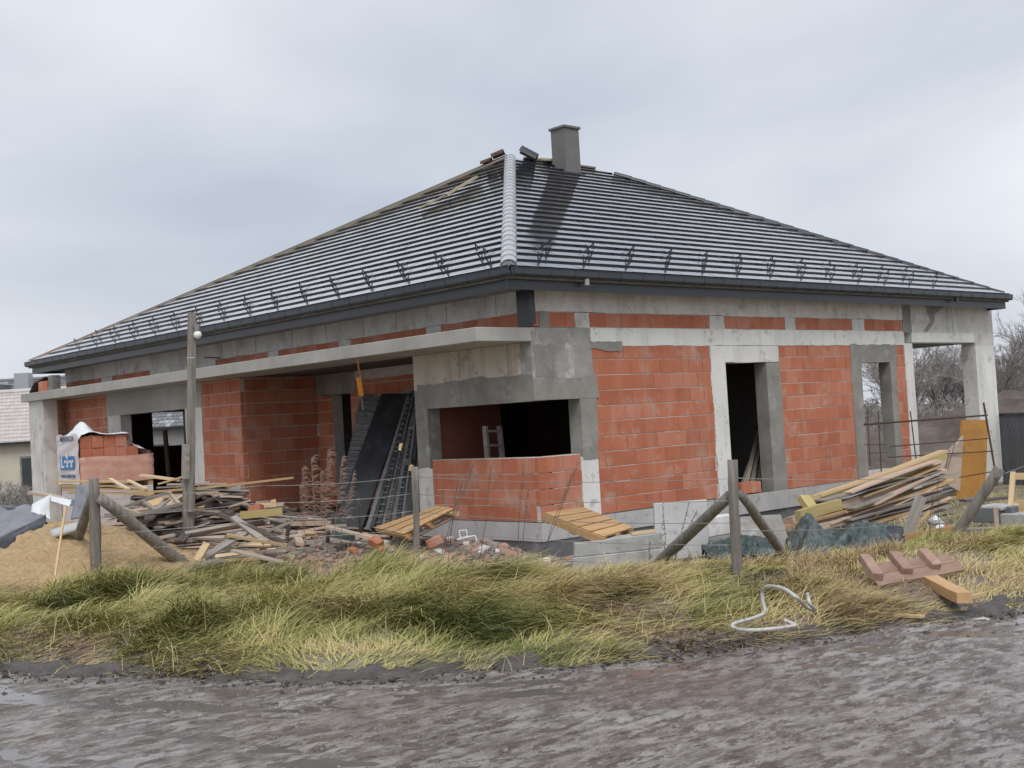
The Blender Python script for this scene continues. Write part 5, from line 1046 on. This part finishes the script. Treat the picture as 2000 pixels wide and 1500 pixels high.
# tiles and scraps on the far end of the canopy
for i, (u, v, w_, h_, mk) in enumerate(((92, 752, .55, .28, 'brick'), (106, 742, .20, .40, 'panelG'))):
    c = pl(u, v+6, 0, -.75); c.z = 3.006+h_/2; MB().box(-.12, .12, -w_/2, w_/2, -h_/2, h_/2).build('canopy_scrap', K[mk], None, bevel=.01, label=('brick lying on the far end of the canopy slab', 'grey offcut standing on the far end of the canopy slab')[i], cat='scrap').location = c
c = pl(76, 756, 0, -.72); c.z = 3.04
mb_ = MB(); pr_ = [(-.30, .0), (-.15, .10), (.05, .22), (.45, .28), (.75, .33)]; 
for i in range(4): a, b = pr_[i], pr_[i+1]; mb_.hexa([(-.14, -a[0], a[1]), (-.14, -b[0], b[1]), (.14, -b[0], b[1]), (.14, -a[0], a[1]), (-.14, -a[0], a[1]+.03), (-.14, -b[0], b[1]+.03), (.14, -b[0], b[1]+.03), (.14, -a[0], a[1]+.03)])
mb_.build('tile_scrap', K['rust'], None, label='bent dark sheet draped over scraps on the canopy end', cat='sheet').location = c
MB().tube([pl(400, 698, 0, -.2), pl(429, 699, 0, -.2)], .016, 6).build('rebar_stub', K['rust'], None, label='short steel bar sticking out of the wall above the canopy', cat='steel bar')

# ------------------------------------------------------------------ dry weeds
K['dry'] = mat('dry_weed', (.20, .12, .09), (.34, .22, .16), .9, 8, 4, 0, rand=.2); K['dryP'] = mat('dry_plume', (.27, .17, .13), (.37, .25, .20), .9, 8, 4, 0, rand=.2); K['dryD'] = mat('dark_dry_weed', (.08, .055, .045), (.15, .10, .08), .9, 8, 4, 0, rand=.2)
def weed(base, tip, label, plume=.3, mk='dry', pk='dryP', dens=60, spread=.12, r=.005):
    b = Vector(base); t = Vector(tip); b.z = g1(b.x, b.y)-.03; mid = b.lerp(t, .5)+Vector((random.uniform(-.04, .04), random.uniform(-.04, .04), 0))
    rt = thing('dry_weed', label, 'weed', b, 'dry weeds along the plinth and fence'); st_ = [b, b.lerp(mid, .6), mid, mid.lerp(t, .5), t]
    MB().tube(st_, [r, r, r*.8, r*.7, r*.5], 5).build('stem', K[mk], rt).location = -b
    mb_ = MB(); L_ = (t-b).length
    for i in range(dens):
        k = 1-plume*random.random()**1.2; p = b.lerp(t, k); d = Vector((random.gauss(0, 1), random.gauss(0, 1), random.gauss(.1, .5))).normalized()*spread*random.uniform(.2, .9)*(1.2-k)/ .5
        e_ = p+d+Vector((RT.x, RT.y, 0))*spread*.3; m_ = (p+e_)/2+Vector((0, 0, .03)); w_ = .0028
        mb_.add([p+Vector((0, 0, w_)), p-Vector((0, 0, w_)), m_-Vector((0, 0, w_*1.6)), m_+Vector((0, 0, w_*1.6)), e_], [(0, 1, 2, 3), (3, 2, 4)])
    mb_.build('plume', K[pk], rt).location = -b
for i, (u0, v0, u1, v1, d, sp) in enumerate(((612, 1080, 608, 895, 18.6, .22), (628, 1080, 640, 880, 18.5, .24), (645, 1080, 668, 895, 18.4, .20), (600, 1080, 590, 915, 18.8, .22), (598, 1075, 585, 950, 18.7, .16), (655, 1085, 690, 925, 18.3, .14), (635, 1085, 625, 925, 18.2, .2))):
    weed(dp(u0, v0, d), dp(u1, v1, d), 'tall pinkish reed with feathery plume before the brick projection', .5, 'dry', 'dryP', 95, sp)
for i, (u0, v0, u1, v1, d) in enumerate(((855, 1090, 925, 905, 17.3), (850, 1090, 905, 935, 17.2), (930, 1090, 958, 912, 16.9), (1008, 1090, 1022, 905, 16.6), (1015, 1100, 1030, 960, 16.5), (1040, 1075, 1128, 905, 16.4), (1048, 1075, 1115, 930, 16.5), (870, 1080, 895, 930, 17.1))):
    weed(dp(u0, v0, d), dp(u1, v1, d), 'dark dry weed stalk in front of the brick apron', .35, 'dryD', 'dry', 70, .09)
for (u0, v0, u1, v1, d) in ((1292, 1110, 1294, 985, 15.4), (1310, 1105, 1345, 985, 15.5), (1268, 1110, 1268, 1060, 15.2), (1308, 1090, 1360, 1000, 15.6), (1548, 1120, 1560, 1060, 15.0), (1815, 1050, 1822, 960, 16.5), (1838, 1045, 1830, 950, 16.6)):
    weed(dp(u0, v0, d), dp(u1, v1, d), 'spiky dark weed stalk by the braced post and lumber', .7, 'dryD', 'dryD', 40, .05)

# ------------------------------------------------------------------ background
K['twig'] = mat('grey_brown_twigs', (.25, .23, .22), (.36, .335, .32), .9, 2, 4, 0, rand=.15); K['bark'] = mat('grey_bark', (.12, .10, .09), (.2, .175, .16), .9, 4, 4, .3, 10, rand=.15)
def tree_meshes(seed, H, spread, depth, shrub=False):
    rs = random.Random(seed); tr = MB(); cr_ = MB()
    def br(p, d, L_, r, lv):
        q = p+d*L_; mid = p.lerp(q, .5)+Vector((rs.gauss(0, .05), rs.gauss(0, .05), 0))*L_
        if lv <= 1: tr.tube([p, mid, q], [r, r*.85, r*.7], 6 if lv == 0 else 5, cap=False)
        else: cr_.tube([p, mid, q], [r, r*.8, r*.55], 3, cap=False)
        if lv >= depth: return
        nb = rs.choice([3, 4]) if lv else (7 if shrub else 6)
        for i in range(nb):
            t = rs.uniform(.3, 1) if lv else (rs.uniform(.05, .3) if shrub else rs.uniform(.3, 1)); a = rs.uniform(0, 6.28); sp = rs.uniform(.35, .85)*spread
            x = d.orthogonal().normalized(); y = d.cross(x); nd = (d+(x*math.cos(a)+y*math.sin(a))*sp+Vector((0, 0, .12))).normalized()
            br(p.lerp(q, t), nd, L_*rs.uniform(.5, .75), max(r*.5, .008), lv+1)
    br(Vector((0, 0, -.3)), Vector((0, 0, 1)), H*.45, H*.016, 0); return tr, cr_
protos = []
for i, (H, sp, dpth, sh) in enumerate(((7, 1.0, 5, False), (6, 1.2, 5, False), (3, 1.5, 5, True), (5.5, .8, 5, False))):
    tr, cr_ = tree_meshes(50+i, H, sp, dpth, sh); a = tr.build('trunk', K['bark']); b = cr_.build('crown', K['twig']); protos.append((a.data, b.data)); bpy.data.objects.remove(a); bpy.data.objects.remove(b)
def put_tree(k, x, y, s_, lb, cat='tree', name='bare_tree', group=None, z=None):
    rt = thing(name, lb, cat, (x, y, -.6 if z is None else z), group); rt.scale = (s_, s_, s_*random.uniform(.9, 1.1)); rt.rotation_euler = (0, 0, random.uniform(0, 6.28))
    for nm, me_ in zip(('trunk', 'crown'), protos[k]):
        o = bpy.data.objects.new(nm, me_); COL.objects.link(o); o.parent = rt
rt_ = random.Random(3)
for i in range(34):
    u = rt_.uniform(1740, 2090); d = rt_.uniform(48, 66); P = dp(u, 800, d); put_tree(rt_.choice([0, 1, 3]), P.x, P.y, rt_.uniform(.80, 1.08), 'bare grey tree in the thicket behind the soil mound', group='bare trees behind the right end of the house')
for i in range(60):
    u = 1640+i*7.4+rt_.uniform(-8, 8); d = rt_.uniform(44, 60); P = dp(u, 800, d); put_tree(2, P.x, P.y, rt_.uniform(.95, 1.45), 'bare bushy shrub in the thicket behind the soil mound', 'shrub', 'bare_shrub', group='bare shrubs behind the right end of the house')
for i, (u, d, s_) in enumerate(((5, 34, .75), (30, 33, .8), (52, 35, .75), (-25, 33, .85), (70, 36, .7), (18, 37, .9))):
    P = dp(u, 930, d); put_tree(2, P.x, P.y, s_, 'brown leafless shrub left of the house pillar', 'shrub', 'bare_shrub', group='leafless shrubs left of the house')
P = dp(55, 800, 75); put_tree(1, P.x, P.y, .95, 'far bare tree behind the neighbouring roofs', 'tree')
# soil mound
n_ = 70; V_ = []; mc = dp(1905, 830, 37)
for i in range(n_):
    for j in range(n_):
        a = -11+22*i/(n_-1); b = -4+8*j/(n_-1); x = mc.x+a*RT.x+b*fw.x; y = mc.y+a*RT.y+b*fw.y
        h = 1.75*math.exp(-(b/2.6)**2)*(math.exp(-((a-.6)/2.2)**2)*.9+.85*math.exp(-((a+3)/3)**2)*.75+.75*math.exp(-((a-4)/2.6)**2)); V_.append((x, y, -.7+h*(.85+.6*(float(fbm(a*.9, b*.9, 91, 5))-.47)*2)+.55*(float(fbm(a*2.2, b*2.2, 92, 4))-.47)))
me = npmesh('soil_mound', np.array(V_), grid(n_, n_), smooth=True); link('soil_mound', me, K['mud'], label='long dark soil mound behind the porch opening', cat='mound')
# corrugated fence at the right
cf = thing('corrugated_fence', 'dark grey corrugated metal fence right of the end pillar', 'fence', dp(1990, 915, 28)); a0 = dp(1950, 812, 29.0); a1 = dp(2080, 806, 27.0); zt_, zb_ = a0.z, -.6
d_ = Vector((a1.x-a0.x, a1.y-a0.y, 0)); L_ = d_.length; d_.normalize(); nn = Vector((-d_.y, d_.x, 0)); K['fenceM'] = mat('corrugated_sheet', (.16, .165, .18), (.22, .225, .24), .45, 3, 4, 0, rand=.08)
npan = 8; pw = L_/npan
for i in range(npan):
    vs = []; fs = []; M_ = 24
    for k in range(M_+1):
        s_ = i*pw+pw*k/M_; o_ = .03*(1 if (k % 4) in (0, 1) else -1); p = Vector((a0.x, a0.y, 0))+d_*s_+nn*o_; vs += [p+Vector((0, 0, zb_)), p+Vector((0, 0, zt_))]
    for k in range(M_): fs.append((2*k, 2*k+2, 2*k+3, 2*k+1))
    MB().add(vs, fs).build('sheet', K['fenceM'], cf).location = -cf.location
MB().bar(Vector((a0.x, a0.y, zt_+.03)), Vector((a1.x, a1.y, zt_+.03)), .08, .06).build('top_rail', K['black'], cf).location = -cf.location
# neighbouring houses on the left
K['nbwall'] = mat('cream_render', (.50, .47, .38), (.58, .55, .46), .9, 2, 5, .1, 20, rand=0); K['nbwall2'] = mat('grey_render', (.20, .20, .195), (.26, .26, .255), .9, 2, 5, .1, 20, rand=0)
K['nbtile'] = mat('pale_frosted_tile', (.52, .46, .45), (.62, .58, .57), .6, 3, 5, .1, 20, rand=.12, c3=(.48, .41, .40)); K['nbtile2'] = mat('slate_grey_tile', (.15, .155, .17), (.22, .225, .24), .4, 3, 5, .1, 20, rand=.15, c3=(.34, .35, .37)); K['win'] = mat('window_glass', (.04, .045, .05), (.06, .065, .07), .1, 3, 3, 0, rand=0)
def nb_house(name, label, cu_, cv_, d, w_, dpt, zeave, zridge, wk, tk, rows, cols, wins=(), extra=None):
    c = dp(cu_, cv_, d); ux = Vector((RT.x, RT.y, 0)).normalized(); uy = Vector((fw.x, fw.y, 0)).normalized(); base = Vector((c.x, c.y, -.7)); rt = thing(name, label, 'house', base)
    Q = lambda a, b, z: base*0+ux*a+uy*b+Vector((0, 0, z+.7))
    wl = MB().hexa([Q(-w_/2, 0, -.7), Q(w_/2, 0, -.7), Q(w_/2, dpt, -.7), Q(-w_/2, dpt, -.7), Q(-w_/2, 0, zeave), Q(w_/2, 0, zeave), Q(w_/2, dpt, zeave), Q(-w_/2, dpt, zeave)])
    for s_ in (-1, 1): wl.add([Q(s_*w_/2, 0, zeave), Q(s_*w_/2, dpt, zeave), Q(s_*w_/2, dpt/2, zridge-.1)], [(0, 1, 2)])
    wl.build('wall', K[wk], rt); ov = .35; tl = MB(); rf_ = MB()
    rf_.hexa([Q(-w_/2-ov, -ov, zeave-.15), Q(w_/2+ov, -ov, zeave-.15), Q(w_/2+ov, dpt/2, zridge-.12), Q(-w_/2-ov, dpt/2, zridge-.12), Q(-w_/2-ov, -ov, zeave-.08), Q(w_/2+ov, -ov, zeave-.08), Q(w_/2+ov, dpt/2, zridge-.05), Q(-w_/2-ov, dpt/2, zridge-.05)])
    rf_.hexa([Q(-w_/2-ov, dpt/2, zridge-.12), Q(w_/2+ov, dpt/2, zridge-.12), Q(w_/2+ov, dpt+ov, zeave-.15), Q(-w_/2-ov, dpt+ov, zeave-.15), Q(-w_/2-ov, dpt/2, zridge-.05), Q(w_/2+ov, dpt/2, zridge-.05), Q(w_/2+ov, dpt+ov, zeave-.08), Q(-w_/2-ov, dpt+ov, zeave-.08)])
    ro_ = rf_.build('roof', K['black'], rt)
    for r in range(rows):
        for k in range(cols):
            f0, f1 = r/rows, (r+1.1)/rows; a0_, a1_ = -w_/2-ov+(w_+2*ov)*(k+.04+.5*(r % 2))/cols, -w_/2-ov+(w_+2*ov)*(k+.96+.5*(r % 2))/cols; P_ = lambda a, f, h: Q(a, -ov+(dpt/2+ov)*f, zeave-.08+(zridge-zeave+.03)*f+h)
            tl.hexa([P_(a0_, f0, .03), P_(a1_, f0, .03), P_(a1_, f1, .0), P_(a0_, f1, .0), P_(a0_, f0, .09), P_(a1_, f0, .09), P_(a1_, f1, .03), P_(a0_, f1, .03)])
    tl.build('roof_tiles', K[tk], ro_, kind='stuff')
    MB().tube([Q(-w_/2-ov, dpt/2, zridge), Q(w_/2+ov, dpt/2, zridge)], .12, 8).build('ridge', K[tk], ro_)
    for (a, z0, w2, h2) in wins:
        wo = MB().hexa([Q(a, -.04, z0), Q(a+w2, -.04, z0), Q(a+w2, .02, z0), Q(a, .02, z0), Q(a, -.04, z0+h2), Q(a+w2, -.04, z0+h2), Q(a+w2, .02, z0+h2), Q(a, .02, z0+h2)]).build('window', K['panelG'], rt)
        MB().hexa([Q(a+.08, -.06, z0+.08), Q(a+w2-.08, -.06, z0+.08), Q(a+w2-.08, -.03, z0+.08), Q(a+.08, -.03, z0+.08), Q(a+.08, -.06, z0+h2-.08), Q(a+w2-.08, -.06, z0+h2-.08), Q(a+w2-.08, -.03, z0+h2-.08), Q(a+.08, -.03, z0+h2-.08)]).build('pane', K['win'], wo)
    return rt, Q, ro_
nb_house('cottage', 'low cream cottage with pale tiled roof left of the house', -60, 870, 50, 6.2, 6, 1.95, 4.1, 'nbwall', 'nbtile', 14, 40, wins=((2.05, -.2, .55, 1.5), (-1.2, .2, .9, 1.2)))
rt, Q, ro_ = nb_house('neighbour_house', 'larger grey house with slate roof behind the cottage', 210, 870, 66, 17, 9, 2.4, 5.6, 'nbwall2', 'nbtile2', 18, 60, wins=((2.4, .2, 1, 1.3), (-5, .2, 1, 1.3)))
MB().hexa([Q(-7.6, 1.6, 3.2), Q(-6.6, 1.6, 3.2), Q(-6.6, 4, 3.2), Q(-7.6, 4, 3.2), Q(-7.6, 1.6, 5.3), Q(-6.6, 1.6, 5.3), Q(-6.6, 4, 5.3), Q(-7.6, 4, 5.3)]).build('dormer', K['nbtile2'], ro_)
MB().hexa([Q(-6.1, 3.0, 3.8), Q(-5.3, 3.0, 3.8), Q(-5.3, 3.7, 3.8), Q(-6.1, 3.7, 3.8), Q(-6.1, 3.0, 5.9), Q(-5.3, 3.0, 5.9), Q(-5.3, 3.7, 5.9), Q(-6.1, 3.7, 5.9)]).build('chimney', K['nbtile2'], ro_)
MB().hexa([Q(-4.6, 1.5, 3.72), Q(-3.9, 1.5, 3.72), Q(-3.9, 2.3, 4.27), Q(-4.6, 2.3, 4.27), Q(-4.6, 1.48, 3.82), Q(-3.9, 1.48, 3.82), Q(-3.9, 2.28, 4.37), Q(-4.6, 2.28, 4.37)]).build('skylight', K['white'], ro_)
